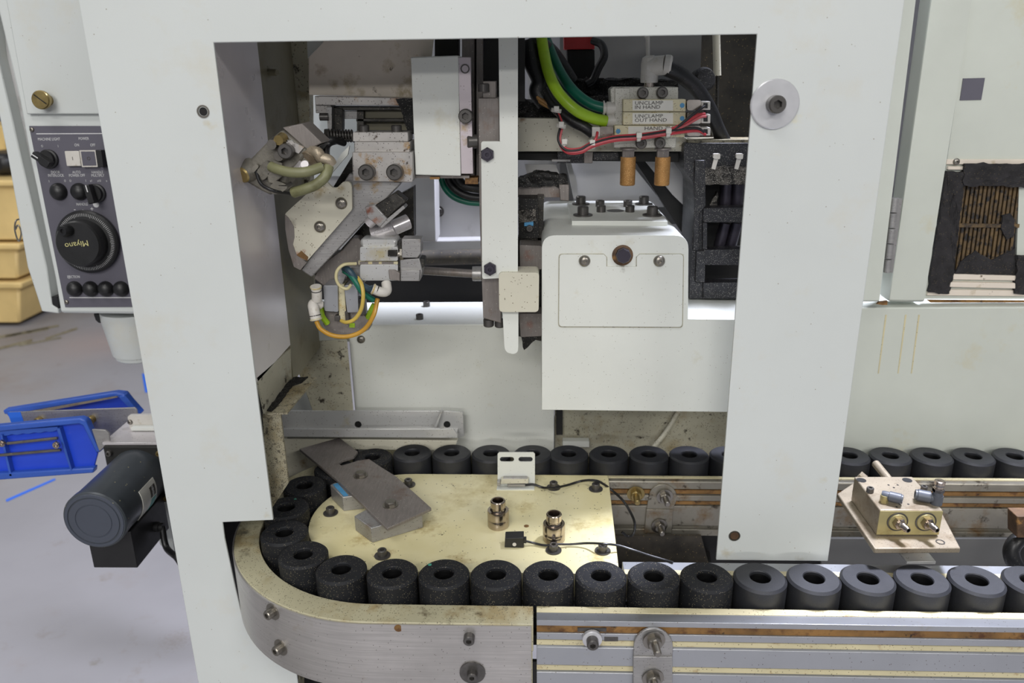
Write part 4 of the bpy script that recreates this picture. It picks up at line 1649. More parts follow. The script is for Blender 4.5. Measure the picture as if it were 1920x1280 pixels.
# ---------------- clamp block
cb = thing('clamp_block', 'three-layer ground steel clamp block with two large socket screws', 'clamp block', P(716, 342, .862))
for px, Y, nm in (([(661, 248), (765, 248), (766, 265), (661, 265)], .874, 'upper_plate'), ([(664, 266), (769, 266), (769, 284), (664, 284)], .870, 'middle_plate')):
    bm = B()
    slab(bm, px, Y, .035)
    add(cb, nm, bm, m_steelr, bev=.0008)
bm = B()
slab(bm, [(660, 285), (773, 285), (775, 338), (772, 342), (661, 340)], .862, .04)
add(cb, 'front_plate', bm, m_steelr, bev=.001)
for x in (690, 742):
    screw(cb, P(x, 321, .862), FR, .0086, 'cap', m_screw)
for x in (683, 744):
    screw(cb, P(x, 249, .885), UP, .0058, 'cap', m_screw)

# ---------------- diagonal arm
arm = thing('swing_arm', 'diagonal ground steel swing arm with a cream cover plate and two screws', 'machine arm', P(600, 515, .87))
bm = B()
slab(bm, [(655, 325), (752, 342), (748, 348), (690, 408), (584, 520), (565, 507), (600, 460), (620, 380)], .870, .022)
add(arm, 'arm_bar', bm, m_steel, bev=.0012)
bm = B()
slab(bm, rounded([(534, 401), (572, 366), (610, 338), (623, 352), (632, 352), (644, 340), (655, 341), (659, 348), (660, 393), (576, 489), (560, 483), (545, 462), (537, 430)], 4, 3), .862, .005)
add(arm, 'cover_plate', bm, m_creamclean, 'cream plate rust-stained at its lower tip', bev=.001)
bm = B()
slab(bm, [(534, 402), (541, 408), (551, 425), (552, 445), (549, 458), (556, 478), (575, 492), (563, 506), (551, 500), (541, 468), (535, 430)], .8612, .003)
add(arm, 'bent_edge', bm, m_oxid)
for x, y in ((640, 381), (600, 425)):
    screw(arm, P(x, y, .862), FR, .0066, 'button', m_steelbolt)
bm = B()
slab(bm, [(556, 478), (565, 470), (578, 482), (576, 489), (566, 484)], .8615, .001)
add(arm, 'rust_patch', bm, m_groove)
# rusty stop block on the arm
rb = thing('stop_block', 'rust-faced steel stop block on the right edge of the swing arm', 'block', P(712, 426, .85))
bm = B()
pl_o = [P(x, y, .852) for x, y in ((684, 388), (702, 384), (726, 410), (712, 426), (689, 408))]
loops(bm, [pl_o], (0, .012, 0))
add(rb, 'front_face', bm, m_steel, bev=.0008)
bm = B()
slab(bm, [(703, 385), (742, 360), (762, 377), (726, 410)], .856, .02)
add(rb, 'knurled_body', bm, m_dark, bev=.0015)
bm = B()
slab(bm, [(726, 410), (756, 385), (760, 390), (716, 428), (712, 426)], .853, .02)
add(rb, 'lower_edge', bm, m_steel, bev=.0006)
bm = B()
cyl(bm, P(690, 420, .87), P(706, 405, .87), .006)
cyl(bm, P(700, 440, .90), P(740, 425, .90), .011)
cyl(bm, P(735, 428, .90), P(765, 415, .91), .009)
solo('pivot_shaft', 'shiny pivot shaft behind the rusty stop block', 'shaft', bm, m_polish)
bm = B()
slab(bm, [(712, 385), (775, 350), (776, 445), (700, 450)], .935, .02)
slab(bm, [(624, 352), (662, 290), (664, 345), (640, 355)], .90, .02)
slab(bm, [(560, 500), (600, 512), (690, 410), (700, 450), (640, 480), (600, 520)], .916, .01)
solo('arm_bracket', 'dark oily bracket behind the swing arm and stop block', 'bracket', bm, m_dark)

# ---------------- valve unit upper left
vu = thing('actuator_unit', 'tilted dark gunmetal actuator with brass fittings above the swing arm', 'actuator', P(470, 335, .800))
bm = B()
slab(bm, [(529, 243), (576, 281), (566, 300), (545, 318), (538, 345), (507, 366), (490, 358), (468, 345), (455, 336), (452, 322), (470, 298), (505, 262)], .788, .03)
add(vu, 'body', bm, m_gun, bev=.002)
bm = B()
slab(bm, [(529, 239), (566, 231), (604, 268), (577, 282)], .792, .035)
add(vu, 'top_block', bm, m_oxid, bev=.001)
bm = B()
slab(bm, [(577, 283), (604, 270), (572, 312), (548, 322)], .793, .03)
add(vu, 'end_plate', bm, m_dark, bev=.001)
bm = B()
cyl(bm, P(474, 318, .795), P(456, 328, .783), .0125, .0078, 20)
add(vu, 'nose', bm, m_gun)
bm = B()
lathe(bm, P(457, 327, .784), P(452, 330, .780) - P(457, 327, .784), [(.0078, 0), (.0078, .002), (.0065, .0035), (.003, .0035)], 20)
add(vu, 'nose_tip', bm, m_brassy)
for x, y, m in ((525, 262, m_brassy), (512, 270, m_steelbolt), (525, 292, m_steelbolt)):
    bm = B()
    cyl(bm, P(x + 5, y - 3, .788), P(x - 3, y + 1, .778), .0058, .0048, 16)
    add(vu, 'plug', bm, m)
bm = B()
slab(bm, [(530, 256), (541, 264), (547, 262), (553, 270), (543, 278), (530, 268)], .785, .004)
slab(bm, [(548, 266), (570, 276), (560, 288), (548, 283)], .786, .003)
add(vu, 'pad', bm, m_steelr, bev=.0006)
screw(vu, P(540, 282, .787), FR, .0075, 'cap', m_screw)
for px, nm in (([(480, 322), (492, 306), (500, 300), (512, 312), (500, 334), (488, 340)], 'port_boss'), ([(505, 350), (516, 338), (534, 344), (540, 352), (524, 364), (509, 364)], 'lower_boss'),
               ([(470, 316), (480, 306), (486, 312), (474, 326)], 'rib'), ([(512, 300), (530, 306), (526, 318), (508, 312)], 'rib')):
    bm = B()
    slab(bm, rounded(px, 5, 4), .782, .02)
    add(vu, nm, bm, m_gun, bev=.002)
bm = B()
slab(bm, [(500, 325), (512, 320), (530, 330), (512, 345), (502, 342)], .782, .008)
slab(bm, [(560, 296), (575, 294), (584, 300), (570, 318), (556, 318)], .790, .01)
add(vu, 'cable_clamp', bm, m_gun, bev=.001)
bm = B()
cyl(bm, P(592, 288, .800), P(578, 302, .790), .0105, .010, 18)
add(vu, 'connector', bm, m_vblock)
bm = B()
cyl(bm, P(566, 318, .788), P(556, 312, .785), .0075, .0068, 16)
cyl(bm, P(575, 312, .786), P(571, 308, .780), .004, seg=12)
add(vu, 'bright_port', bm, m_polish)
bm = B()
ptube(bm, [(508, 312, .780), (520, 317, .776), (545, 323, .772), (575, 322, .772), (604, 313, .780)], .0050)
solo('olive_hose', 'oily olive air hose crossing the actuator from its lower left port', 'hose', bm, m_olivet)
bm = B()
ptube(bm, [(616, 312, .785), (610, 330, .778), (592, 346, .776), (570, 355, .776), (550, 361, .780)], .0052)
solo('olive_hose', 'oily olive air hose curving down onto the cream arm plate', 'hose', bm, m_olivet)
bm = B()
ptube(bm, [(584, 284, .790), (596, 286, .785), (602, 296, .785), (616, 300, .785), (622, 308, .787)], .0055)
solo('hose_coupling', 'grimy hose coupling where the two olive hoses meet', 'coupling', bm, m_vblock)
for px, lb_ in (([(596, 288, .800), (604, 270, .87), (622, 262, .88), (645, 268, .9)], 'black hose curving off the actuator towards the spring'),
                ([(612, 300, .800), (612, 280, .87), (618, 268, .88), (640, 262, .9)], 'black hose rising straight beside the coupling'),
                ([(480, 320, .785), (490, 345, .777), (515, 358, .775), (548, 364, .80)], 'thin black hose under the actuator body')):
    bm = B()
    ptube(bm, px, .0038 if 'thin' not in lb_ else .0018)
    solo('black_hose', lb_, 'hose', bm, m_rubber)
bm = B()
slab(bm, [(622, 315), (640, 288), (655, 273), (652, 290), (622, 325)], .88, .004)
solo('white_strip', 'slanted white strip between the actuator and the clamp block', 'strip', bm, m_paint)

# ---------------- gripper with two cylinders
gr = thing('gripper', 'two-cylinder pneumatic gripper below the swing arm, jaws to the right', 'gripper', P(650, 628, .87))
bm = B()
slab(bm, [(588, 522), (600, 498), (640, 470), (660, 446), (672, 446), (680, 455), (682, 520), (640, 525), (636, 536), (606, 536)], .893, .02)
add(gr, 'knuckle_plate', bm, m_oxid, bev=.001)
bm = B()
slab(bm, [(633, 500), (683, 500), (684, 530), (660, 530), (650, 512), (640, 540), (633, 540)], .868, .01)
add(gr, 'yoke', bm, m_steel, bev=.0008)
# horizontal cylinder, upper and lower half
for y0_, y1_, nm in ((463, 489, 'cylinder_half'), (496, 526, 'cylinder_half')):
    cy_ = (y0_ + y1_) / 2
    bm = B()
    slab(bm, rounded([(675, y0_), (746, y0_), (746, y1_), (675, y1_)], 3, 3), .862, .03)
    add(gr, nm, bm, m_alu, bev=.004, segs=3)
bm = B()
slab(bm, [(675, 448), (744, 448), (746, 462), (675, 462)], .868, .025)
add(gr, 'cylinder_top', bm, m_alu, bev=.003)
bm = B()
slab(bm, [(672, 489), (746, 490), (746, 496), (672, 496)], .866, .02)
add(gr, 'sensor_slot', bm, m_yellowed)
for x0_, x1_ in ((674, 690), (698, 710), (716, 738)):
    bm = B()
    slab(bm, [(x0_, 490.5), (x1_, 490.5), (x1_, 495.5), (x0_, 495.5)], .8655, .001)
    add(gr, 'slot_piece', bm, m_oxid)
for px, Y, m in (([(753, 448), (789, 448), (789, 474), (783, 483), (753, 483)], .858, m_steel),
                 ([(750, 487), (786, 484), (792, 508), (787, 527), (751, 527)], .862, m_steel),
                 ([(751, 507), (787, 507), (786, 527), (751, 527)], .856, m_steel),
                 ([(727, 469), (744, 469), (744, 481), (727, 481)], .858, m_dark),
                 ([(728, 506), (740, 506), (750, 512), (750, 527), (730, 524)], .859, m_oxid),
                 ([(746, 452), (753, 452), (753, 525), (746, 525)], .866, m_dark),
                 ([(787, 484), (795, 486), (795, 500), (788, 505)], .866, m_dark)):
    bm = B()
    slab(bm, px, Y, .02)
    add(gr, 'jaw' if Y < .8625 and px[0][0] > 745 else 'jaw_link', bm, m, bev=.0008)
bm = B()
lathe(bm, P(744, 476, .866), (1, 0, 0), [(.0045, 0), (.0045, .004), (.0075, .0042, 6), (.0075, .008, 6), (.004, .0085), (.004, .013)], 18)
add(gr, 'adjusting_nut', bm, m_steelbolt)
# vertical cylinder
for px in (rounded([(606, 535), (633, 535), (634, 585), (609, 583)], 3, 3), rounded([(645, 535), (670, 533), (672, 585), (651, 586)], 3, 3)):
    bm = B()
    slab(bm, px, .862, .028)
    add(gr, 'cylinder_half', bm, m_aluclean, bev=.004, segs=3)
bm = B()
slab(bm, [(635, 533), (645, 533), (650, 600), (636, 600)], .866, .02)
add(gr, 'sensor_slot', bm, m_yellowed)
bm = B()
slab(bm, [(604, 583), (634, 586), (634, 600), (648, 600), (652, 585), (678, 585), (690, 600), (692, 618), (676, 626), (618, 628), (606, 608)], .872, .02)
add(gr, 'lower_jaw', bm, m_oxid, bev=.001)
bm = B()
slab(bm, [(627, 592), (637, 592), (638, 602), (627, 602)], .864, .01)
slab(bm, [(646, 584), (652, 584), (655, 602), (648, 604)], .864, .01)
slab(bm, [(672, 560), (684, 560), (686, 590), (674, 592)], .868, .01)
add(gr, 'jaw_link', bm, m_screw, bev=.0006)


def push_elbow(nm, lab, pts, r, ring=None):
    t = thing(nm, lab, 'fitting', P(*pts[-1]))
    bm = B()
    ptube(bm, pts, r, 16)
    add(t, 'fitting_body', bm, m_white)
    p = P(*pts[-1])
    d = (p - P(*pts[-2])).normalized()
    bm = B()
    lathe(bm, p - d * .002, d, [(r * 1.12, 0), (r * 1.12, .0015)], 18)
    add(t, 'release_ring', bm, m_yellowed)
    bm = B()
    lathe(bm, p - d * .006, d, [(r * 1.04, 0), (r * 1.04, .001)], 18)
    add(t, 'dark_ring', bm, m_black)
    return t


push_elbow('push_fitting', 'white push-in fitting on the gripper, upper left, pointing up', [(594, 562, .855), (594, 550, .852), (592, 536, .85)], .0058)
push_elbow('push_fitting', 'white elbow fitting on the gripper, lower left, tube end downward', [(600, 570, .862), (588, 570, .855), (589, 582, .85), (593, 600, .848)], .0062)
push_elbow('push_fitting', 'white elbow fitting under the horizontal gripper cylinder', [(724, 530, .862), (725, 545, .855), (714, 547, .85), (698, 541, .848)], .0055)
for nm, lab, m, r, px in (
        ('cream_tube', 'cream sensor lead looping on the left of the yoke', m_creamt, .0018, [(668, 494, .858), (645, 496, .85), (632, 508, .847), (631, 525, .847), (640, 538, .848), (651, 541, .85), (658, 534, .855)]),
        ('amber_tube', 'amber sensor lead bowing over the right vertical half', m_yellow, .0022, [(670, 520, .858), (678, 533, .85), (681, 555, .846), (677, 580, .846), (665, 598, .848), (650, 604, .85), (640, 601, .856)]),
        ('orange_tube', 'orange air tube swinging below the gripper jaw', m_orange, .0026, [(593, 602, .848), (602, 617, .845), (625, 629, .845), (655, 630, .845), (682, 618, .847), (700, 592, .85), (708, 560, .86)]),
        ('teal_tube', 'teal air tube running diagonally beside the yoke', m_green, .0034, [(646, 508, .862), (656, 514, .856), (668, 530, .853), (680, 548, .853), (700, 562, .86)]),
        ('dark_tube', 'dark tube above the teal tube from the yoke to the elbow', m_blueh, .0040, [(646, 504, .864), (655, 508, .856), (672, 530, .856), (690, 541, .852), (700, 541, .85)]),
        ('lime_tube', 'lime green tube behind the lower left elbow fitting', m_lime, .0034, [(602, 577, .87), (604, 592, .866), (614, 606, .87)]),
        ('lime_tube', 'lime green tube right of the vertical cylinder', m_lime, .0030, [(689, 596, .875), (694, 585, .87), (702, 570, .87)])):
    bm = B()
    ptube(bm, px, r, 10)
    solo(nm, lab, 'tube', bm, m)
bm = B()
slab(bm, [(655, 606), (665, 606), (665, 614), (655, 614)], .8705, .002)
add(gr, 'lime_mark', bm, m_lime)

# hoses behind the slide cover
for lab, m, r, px in (('teal hose loop hanging below the slide cover', m_green, .0042, [(828, 318, .98), (831, 345, .98), (848, 367, .98), (875, 378, .98), (905, 381, .98)]),
                      ('outer black hose loop inside the teal one', m_rubber, .0050, [(838, 318, .975), (842, 340, .975), (858, 358, .975), (880, 368, .975), (905, 371, .975)]),
                      ('inner black hose loop below the slide cover', m_rubber, .0060, [(852, 315, .97), (858, 335, .97), (872, 348, .97), (905, 354, .97)])):
    bm = B()
    ptube(bm, px, r)
    solo('hose_loop', lab, 'hose', bm, m)

# ================================================================== MANIFOLD AREA
bmx = thing('cream_beam', 'cream horizontal beam speckled with oil behind the valve manifold', 'beam', P(1130, 285, .965))
bm = B()
slab(bm, [(970, 222), (1235, 222), (1300, 268), (1420, 268), (1420, 284), (970, 284)], .965, .05)
add(bmx, 'beam_body', bm, m_creamclean, bev=.001)
bm = B()
slab(bm, [(1290, 262), (1420, 262), (1420, 270), (1290, 270)], .955, .04)
add(bmx, 'beam_lip', bm, m_dirtypaint2)
bm = B()
crust(bm, [(970, 186), (1020, 192), (1060, 185), (1160, 180), (1160, 224), (970, 224)], .985, .03, .004)
crust(bm, [(1040, 150), (1150, 148), (1270, 152), (1272, 170), (1160, 200), (1040, 196)], 1.02, .03, .004)
crust(bm, [(1040, 128), (1062, 135), (1066, 160), (1150, 162), (1160, 185), (1040, 185), (1028, 150)], 1.03, .02, .004)
solo('chip_pile', 'black pile of chips on top of the cream beam', 'chips', bm, m_chips, kind='stuff')

# rails below the beam
gl = thing('slide_rails', 'black horizontal rails below the cream beam', 'rail', P(1130, 306, .97))
for px, Y, m, nm in (([(970, 285), (1290, 285), (1290, 304), (970, 300)], .985, m_void, 'rail_bar'), ([(1034, 299), (1070, 299), (1070, 303), (1034, 303)], .975, m_steel, 'bright_edge'),
                     ([(1095, 284), (1112, 284), (1111, 306), (1095, 306)], .97, m_oxid, 'grey_post'), ([(1045, 284), (1095, 284), (1095, 306), (1045, 306)], .978, m_chain, 'dark_block'),
                     ([(1112, 286), (1160, 286), (1160, 300), (1112, 300)], .975, m_chain, 'dark_block')):
    bm = B()
    slab(bm, px, Y, .02)
    add(gl, nm, bm, m, bev=.0006)
bm = B()
slab(bm, [(984, 308), (1042, 308), (1052, 335), (990, 335)], 1.0, .004)
solo('pale_plate', 'small pale plate below the black rails, left of the chute', 'plate', bm, m_backwall)

# red and black switch
rs = thing('limit_switch', 'black switch with a red cap hanging at the top of the opening', 'switch', P(1088, 150, 1.05))
bm = B()
slab(bm, [(1057, 50), (1115, 50), (1115, 92), (1058, 93)], 1.05, .03)
add(rs, 'red_cap', bm, m_red, bev=.001)
bm = B()
slab(bm, [(1063, 93), (1115, 93), (1116, 165), (1066, 165)], 1.055, .03)
add(rs, 'switch_body', bm, m_void, bev=.001)
bm = B()
ptube(bm, [(1112, 76, 1.04), (1128, 84, 1.03), (1133, 105, 1.02), (1122, 128, 1.02), (1112, 150, 1.02), (1100, 158, 1.02)], .0048)
solo('black_hose', 'black hose looping down beside the red-capped switch', 'hose', bm, m_rubber)

for nm, lab, m, r, px in (
        ('black_hose', 'thick black hose arching over the top of the hose bunch', m_rubber, .0080, [(968, 118, .98), (985, 95, .97), (1005, 82, .965), (1030, 92, .98), (1052, 120, 1.0), (1072, 152, 1.01)]),
        ('black_hose', 'black hose dropping on the left of the lime hose', m_rubber, .0100, [(992, 82, .965), (997, 115, .955), (1012, 150, .95), (1008, 172, .95), (1022, 195, .95)]),
        ('lime_hose', 'bright lime green hose curving to the middle manifold port', m_lime, .0064, [(1014, 60, .96), (1020, 100, .95), (1030, 140, .935), (1048, 175, .925), (1078, 205, .92), (1110, 221, .925), (1136, 227, .93)]),
        ('teal_hose', 'teal green hose curving to the upper manifold port', m_green, .0060, [(1022, 70, .98), (1038, 110, .97), (1058, 148, .955), (1080, 175, .945), (1108, 195, .938), (1136, 203, .935)]),
        ('dusk_blue_hose', 'dark blue hose squeezed between the lime and teal hoses', m_blueh, .0048, [(1018, 90, .995), (1036, 130, .985), (1050, 158, .975), (1075, 186, .97), (1110, 208, .965), (1134, 214, .96)]),
        ('black_hose', 'black hose following the lime hose down to the wire connector', m_rubber, .0062, [(1000, 120, .965), (1012, 150, .955), (1035, 195, .94), (1070, 225, .93), (1095, 238, .925), (1112, 250, .925)]),
        ('black_hose', 'long black hose from the white elbow down to the cable carrier', m_rubber, .0085, [(1250, 128, .93), (1275, 140, .935), (1305, 165, .95), (1328, 200, .96), (1345, 240, .97), (1362, 275, .98)])):
    bm = B()
    ptube(bm, px, r, 14)
    solo(nm, lab, 'hose', bm, m)
bm = B()
ptube(bm, [(1003, 172, .945), (1010, 184, .942), (1022, 192, .94), (1040, 203, .938)], .0026, 8)
ptube(bm, [(1005, 180, .945), (1014, 192, .942), (1028, 200, .94), (1042, 207, .938)], .0022, 8)
solo('amber_wires', 'oily amber wires entering the first cable tie', 'wire', bm, m_groove)

# manifold
YM = .925
mf = thing('valve_manifold', 'soiled white solenoid valve manifold with three labelled valves', 'valve manifold', P(1210, 278, YM))
bm = B()
slab(bm, [(1144, 168), (1150, 163), (1272, 163), (1272, 188), (1267, 277), (1151, 277)], YM + .006, .03)
add(mf, 'manifold_body', bm, m_valvebody, bev=.001)
bm = B()
slab(bm, [(1153, 165), (1181, 165), (1181, 188), (1168, 188), (1168, 235), (1153, 235)], YM + .003, .01)
add(mf, 'port_block', bm, m_valvebody, bev=.0008)
for x, y in ((1204, 174), (1240, 173), (1201, 268), (1236, 267)):
    screw(mf, P(x, y, YM + .006), FR, .0062, 'cap', m_screw)
for y0_, y1_, xa, xb, lab, tx in ((186, 209, 1168, 1286, 'topmost valve', 'UNCLAMP\nIN HAND'), (210, 234, 1168, 1286, 'middle valve', 'UNCLAMP\nOUT HAND'), (235, 257, 1152, 1284, 'bottom valve', 'HAND TU')):
    bm = B()
    slab(bm, rect(xa, y0_, xb, y1_), YM - .006, .02)
    v = add(mf, 'valve', bm, m_yellowed, lab, bev=.0008)
    bm = B()
    slab(bm, rect(1186 if y0_ < 230 else 1178, y0_ + 2, 1262, y1_ - 2), YM - .0066, .001)
    add(v, 'paper_label', bm, m_label)
    if y0_ < 230:
        text(v, tx, P(1190, (y0_ + y1_) / 2, YM - .0068), .0038, m_ink, align='LEFT', sx=1.25)
    else:
        text(v, tx, P(1208, 241, YM - .0068), .0040, m_ink, align='LEFT', sx=1.25)
    bm = B()
    lathe(bm, P(1279 if y0_ < 230 else 1159, (y0_ + y1_) / 2, YM - .006), FR, [(.0026, 0), (.0026, .0005)], 14)
    add(v, 'override_button', bm, m_tape)
    bm = B()
    slab(bm, rounded(rect(1288, y0_ + 1, 1315, y1_ - 2), 5, 4), YM - .008, .018)
    add(v, 'solenoid_cap', bm, m_nickel, bev=.0015)
    bm = B()
    slab(bm, rect(1315, y0_ + 4, 1332, y1_ - 3), YM - .009, .014)
    add(v, 'plug_socket', bm, m_white, bev=.0006)
    bm = B()
    slab(bm, rect(1319, y0_ + 7, 1327, y1_ - 6), YM - .0094, .001)
    add(v, 'plug_slot', bm, m_hole)
bm = B()
slab(bm, rounded(rect(1124, 237, 1150, 255), 5, 4), YM - .007, .018)
add(mf, 'solenoid_cap', bm, m_nickel, bev=.0015)
bm = B()
slab(bm, rect(1110, 238, 1125, 256), YM - .008, .014)
add(mf, 'plug_socket', bm, m_white, bev=.0006)
for y in (203, 226):
    bm = B()
    lathe(bm, P(1154, y, .935), P(1134, y, .935) - P(1154, y, .935), [(.0075, 0), (.0075, .010), (.0062, .0105), (.0062, .0125), (.0085, .0127), (.0085, .0142)], 20)
    add(mf, 'port_fitting', bm, m_white)
el = thing('elbow_fitting', 'large white elbow fitting on top of the valve manifold', 'fitting', P(1217, 163, .94))
bm = B()
cyl(bm, P(1217, 166, .94), P(1217, 154, .94), .006)
add(el, 'thread', bm, m_nickel)
bm = B()
lathe(bm, P(1217, 155, .94), UP, [(.0095, 0), (.0098, .001), (.0098, .020), (.0085, .0265), (.0045, .029)], 26)
add(el, 'upright_body', bm, m_white)
bm = B()
cyl(bm, P(1218, 124, .94), P(1248, 122, .932), .0105)
lathe(bm, P(1246, 122, .932), V((1, -.2, -.1)), [(.0108, 0), (.0112, .002), (.0112, .006), (.0096, .008)], 24)
add(el, 'side_arm', bm, m_white)
bm = B()
cyl(bm, P(1215, 112, .96), P(1214, 40, .96), .0024, seg=10)
ptube(bm, [(1205, 60, .96), (1214, 76, .96), (1214, 112, .955)], .0020)
solo('white_rod', 'thin white rod rising from the white elbow to the top', 'rod', bm, m_white)
bm = B()
cyl(bm, P(1342, 30, 1.02), P(1345, 142, 1.02), .0046)
r_ = add(None, 'cream_rod', bm, m_creamclean, 'cream rod hanging right of the manifold, top right corner of the opening')
r_['category'] = 'rod'
bm = B()
cyl(bm, P(1345, 142, 1.02), P(1344, 250, 1.02), .0020)
add(r_, 'rod_tip', bm, m_dark)
bm = B()
lathe(bm, P(1312, 152, .99), V((.3, -1, .2)), [(.014, 0), (.014, .012), (.011, .016)], 24)
solo('black_plug', 'round black plug behind the long black hose', 'plug', bm, m_chips)

# wires with cable ties
wr = thing('wire_bundle', 'red, pink and black wire bundle tied together in front of the manifold', 'wires', P(1070, 285, .905))
for k, (lab, m, r, off) in enumerate((('red wire of the bundle, topmost strand', m_redw, .0016, 0), ('pink wire of the bundle, lower strand', m_pinkw, .0015, 1), ('black wire of the bundle between the red strands', m_blackw, .0014, 2),
                                      ('second red wire, lowest strand of the bundle', m_redw, .0016, 3))):
    dx, dy, dz = ((0, -2.6, 0), (2, 2.0, -.001), (-1.4, -.2, -.0016), (1, 4.8, .001))[off]
    px = [(1042, 205, .925), (1052, 232, .915), (1048, 262, .908), (1062, 281, .905), (1088, 281, .904), (1110, 270, .904), (1150, 259, .906), (1198, 255, .909), (1250, 247, .909), (1285, 232 if off < 2 else 242, .910), (1310, 218 if off < 2 else 241, .911),
          (1322, 216 if off < 2 else 248, .913)]
    bm = B()
    ptube(bm, [(x + dx, y + dy, Y + dz) for x, y, Y in px], r, 8)
    add(wr, 'wire', bm, m)
bm = B()
ptube(bm, [(1112, 268, .905), (1118, 258, .906), (1120, 248, .912)], .0016, 8)
add(wr, 'wire', bm, m_redw)
bm = B()
ptube(bm, [(1262, 246, .909), (1290, 222, .908), (1312, 205, .91), (1322, 198, .913)], .0016, 8)
add(wr, 'wire', bm, m_blackw)
for (x, y, a, r), lab in zip(((1043, 207, 80, .0056), (1052, 236, 80, .0052), (1058, 268, 150, .0056), (1110, 270, 20, .0052), (1197, 256, 5, .0050), (1252, 248, 5, .0052)),
                             ('cable tie beside the amber wires', 'cable tie on the bundle crossing the beam top edge', 'cable tie at the lowest bend of the red bundle', 'cable tie left of the manifold', 'cable tie in front of the bottom valve label', 'cable tie near the right end of the bottom label')):
    p = P(x, y, .909 if y > 230 else .924)
    t = thing('cable_tie', 'white ' + lab, 'cable tie', p, 'white cable ties on the red wire bundle')
    ax = V((math.cos(R(a)), 0, math.sin(R(a)) if y > 230 and x < 1100 else math.sin(R(a))))
    bm = B()
    lathe(bm, p - ax * .0022, ax, [(r, 0), (r + .0004, .0006), (r + .0004, .0038), (r, .0044)], 18)
    add(t, 'strap', bm, m_white)
    bm = B()
    q = p + V((0, -r, .002))
    box(bm, q.x - .003, q.x + .003, q.y - .0025, q.y + .001, q.z - .003, q.z + .003)
    add(t, 'tie_head', bm, m_white, bev=.0006)

# bronze silencers
for x, lab in ((1178, 'sintered bronze silencer hanging under the manifold, left one'), (1243, 'sintered bronze silencer hanging under the manifold, right one')):
    t = thing('silencer', lab, 'silencer', P(x, 347, .935), 'bronze silencers under the manifold')
    p = P(x, 294, .935)
    h = p.z - P(x, 347, .935).z
    bm = B()
    lathe(bm, p, (0, 0, -1), [(.0086, 0), (.0088, .0006), (.0088, h - .001), (.0080, h)], 28)
    add(t, 'bronze_sleeve', bm, m_brass)
    bm = B()
    lathe(bm, P(x, 277, .935), (0, 0, -1), [(.0095, 0), (.0095, .002), (.0076, .0022, 6), (.0076, .0110, 6)], 24)
    add(t, 'hex_neck', bm, m_oxid)

# ---------------- cable carrier
cc = thing('cable_carrier', 'black plastic cable carrier chain at the right inside the opening', 'cable carrier', P(1340, 555, .95))
YK = .95
bm = B()
slab(bm, rounded([(1282, 268), (1440, 268), (1440, 344), (1322, 346), (1322, 392), (1322, 560), (1292, 560), (1300, 400), (1300, 340), (1282, 318)], 8, 4, (0, 8, 9)), YK, .07)
add(cc, 'side_band', bm, m_chain, bev=.001)
for y0_, y1_ in ((390, 417), (468, 497), (530, 560)):
    bm = B()
    slab(bm, [(1318, y0_), (1430, y0_ - 2), (1430, y1_), (1318, y1_)], YK - .004, .02)
    add(cc, 'cross_bar', bm, m_chain, bev=.0012)
for px in ([(1303, 300), (1322, 300), (1324, 385), (1312, 400), (1310, 470), (1300, 470), (1302, 390)], [(1318, 417), (1326, 417), (1326, 468), (1318, 468)], [(1306, 470), (1322, 470), (1322, 530), (1304, 530)]):
    bm = B()
    slab(bm, px, YK - .006, .012)
    add(cc, 'link_plate', bm, m_chain, bev=.0012)
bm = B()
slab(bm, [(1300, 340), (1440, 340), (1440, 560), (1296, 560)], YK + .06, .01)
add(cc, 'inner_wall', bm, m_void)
for x, s in ((1362, 0), (1384, 0)):
    bm = B()
    cyl(bm, P(x, 345, YK + .03), P(x - 4, 395, YK + .03), .0075)
    cyl(bm, P(x - 2, 418, YK + .03), P(x - 16, 470, YK + .03), .007)
    solo('carried_cable', 'dark violet cable inside the carrier, %s' % ('left one' if x < 1370 else 'right one'), 'cable', bm, m_bolthead)
bm = B()
crust(bm, [(1308, 318), (1350, 312), (1440, 312), (1440, 345), (1324, 346), (1312, 335)], YK - .004, .006, .002)
crust(bm, [(1330, 385), (1345, 360), (1345, 392)], YK + .02, .006, .002)
solo('metal_chips', 'grey glittering metal chips heaped on the cable carrier', 'chips', bm, m_chipsg, kind='stuff')
for x in (1343, 1386):
    t = thing('cable_tie', 'grey cable tie on the cable carrier, %s one' % ('left' if x < 1360 else 'right'), 'cable tie', P(x, 318, YK - .01))
    bm = B()
    slab(bm, [(x - 4, 296), (x + 4, 298), (x - 2, 318), (x - 9, 316)], YK - .010, .002)
    add(t, 'strap', bm, m_white)
    bm = B()
    slab(bm, rounded([(x - 5, 288), (x + 8, 288), (x + 7, 299), (x - 6, 297)], 3, 3), YK - .013, .005)
    add(t, 'tie_head', bm, m_white, bev=.0006)

# ================================================================== LEFT SIDE: CONTROL CONSOLE
al = R(4)
nC = V((0, -math.cos(al), math.sin(al)))
uC = V((0, math.sin(al), math.cos(al)))
oC = P(115, 400, 1.05)
cm = plane(oC, nC)


def cmo(d):
    return plane(oC + nC * d, nC)


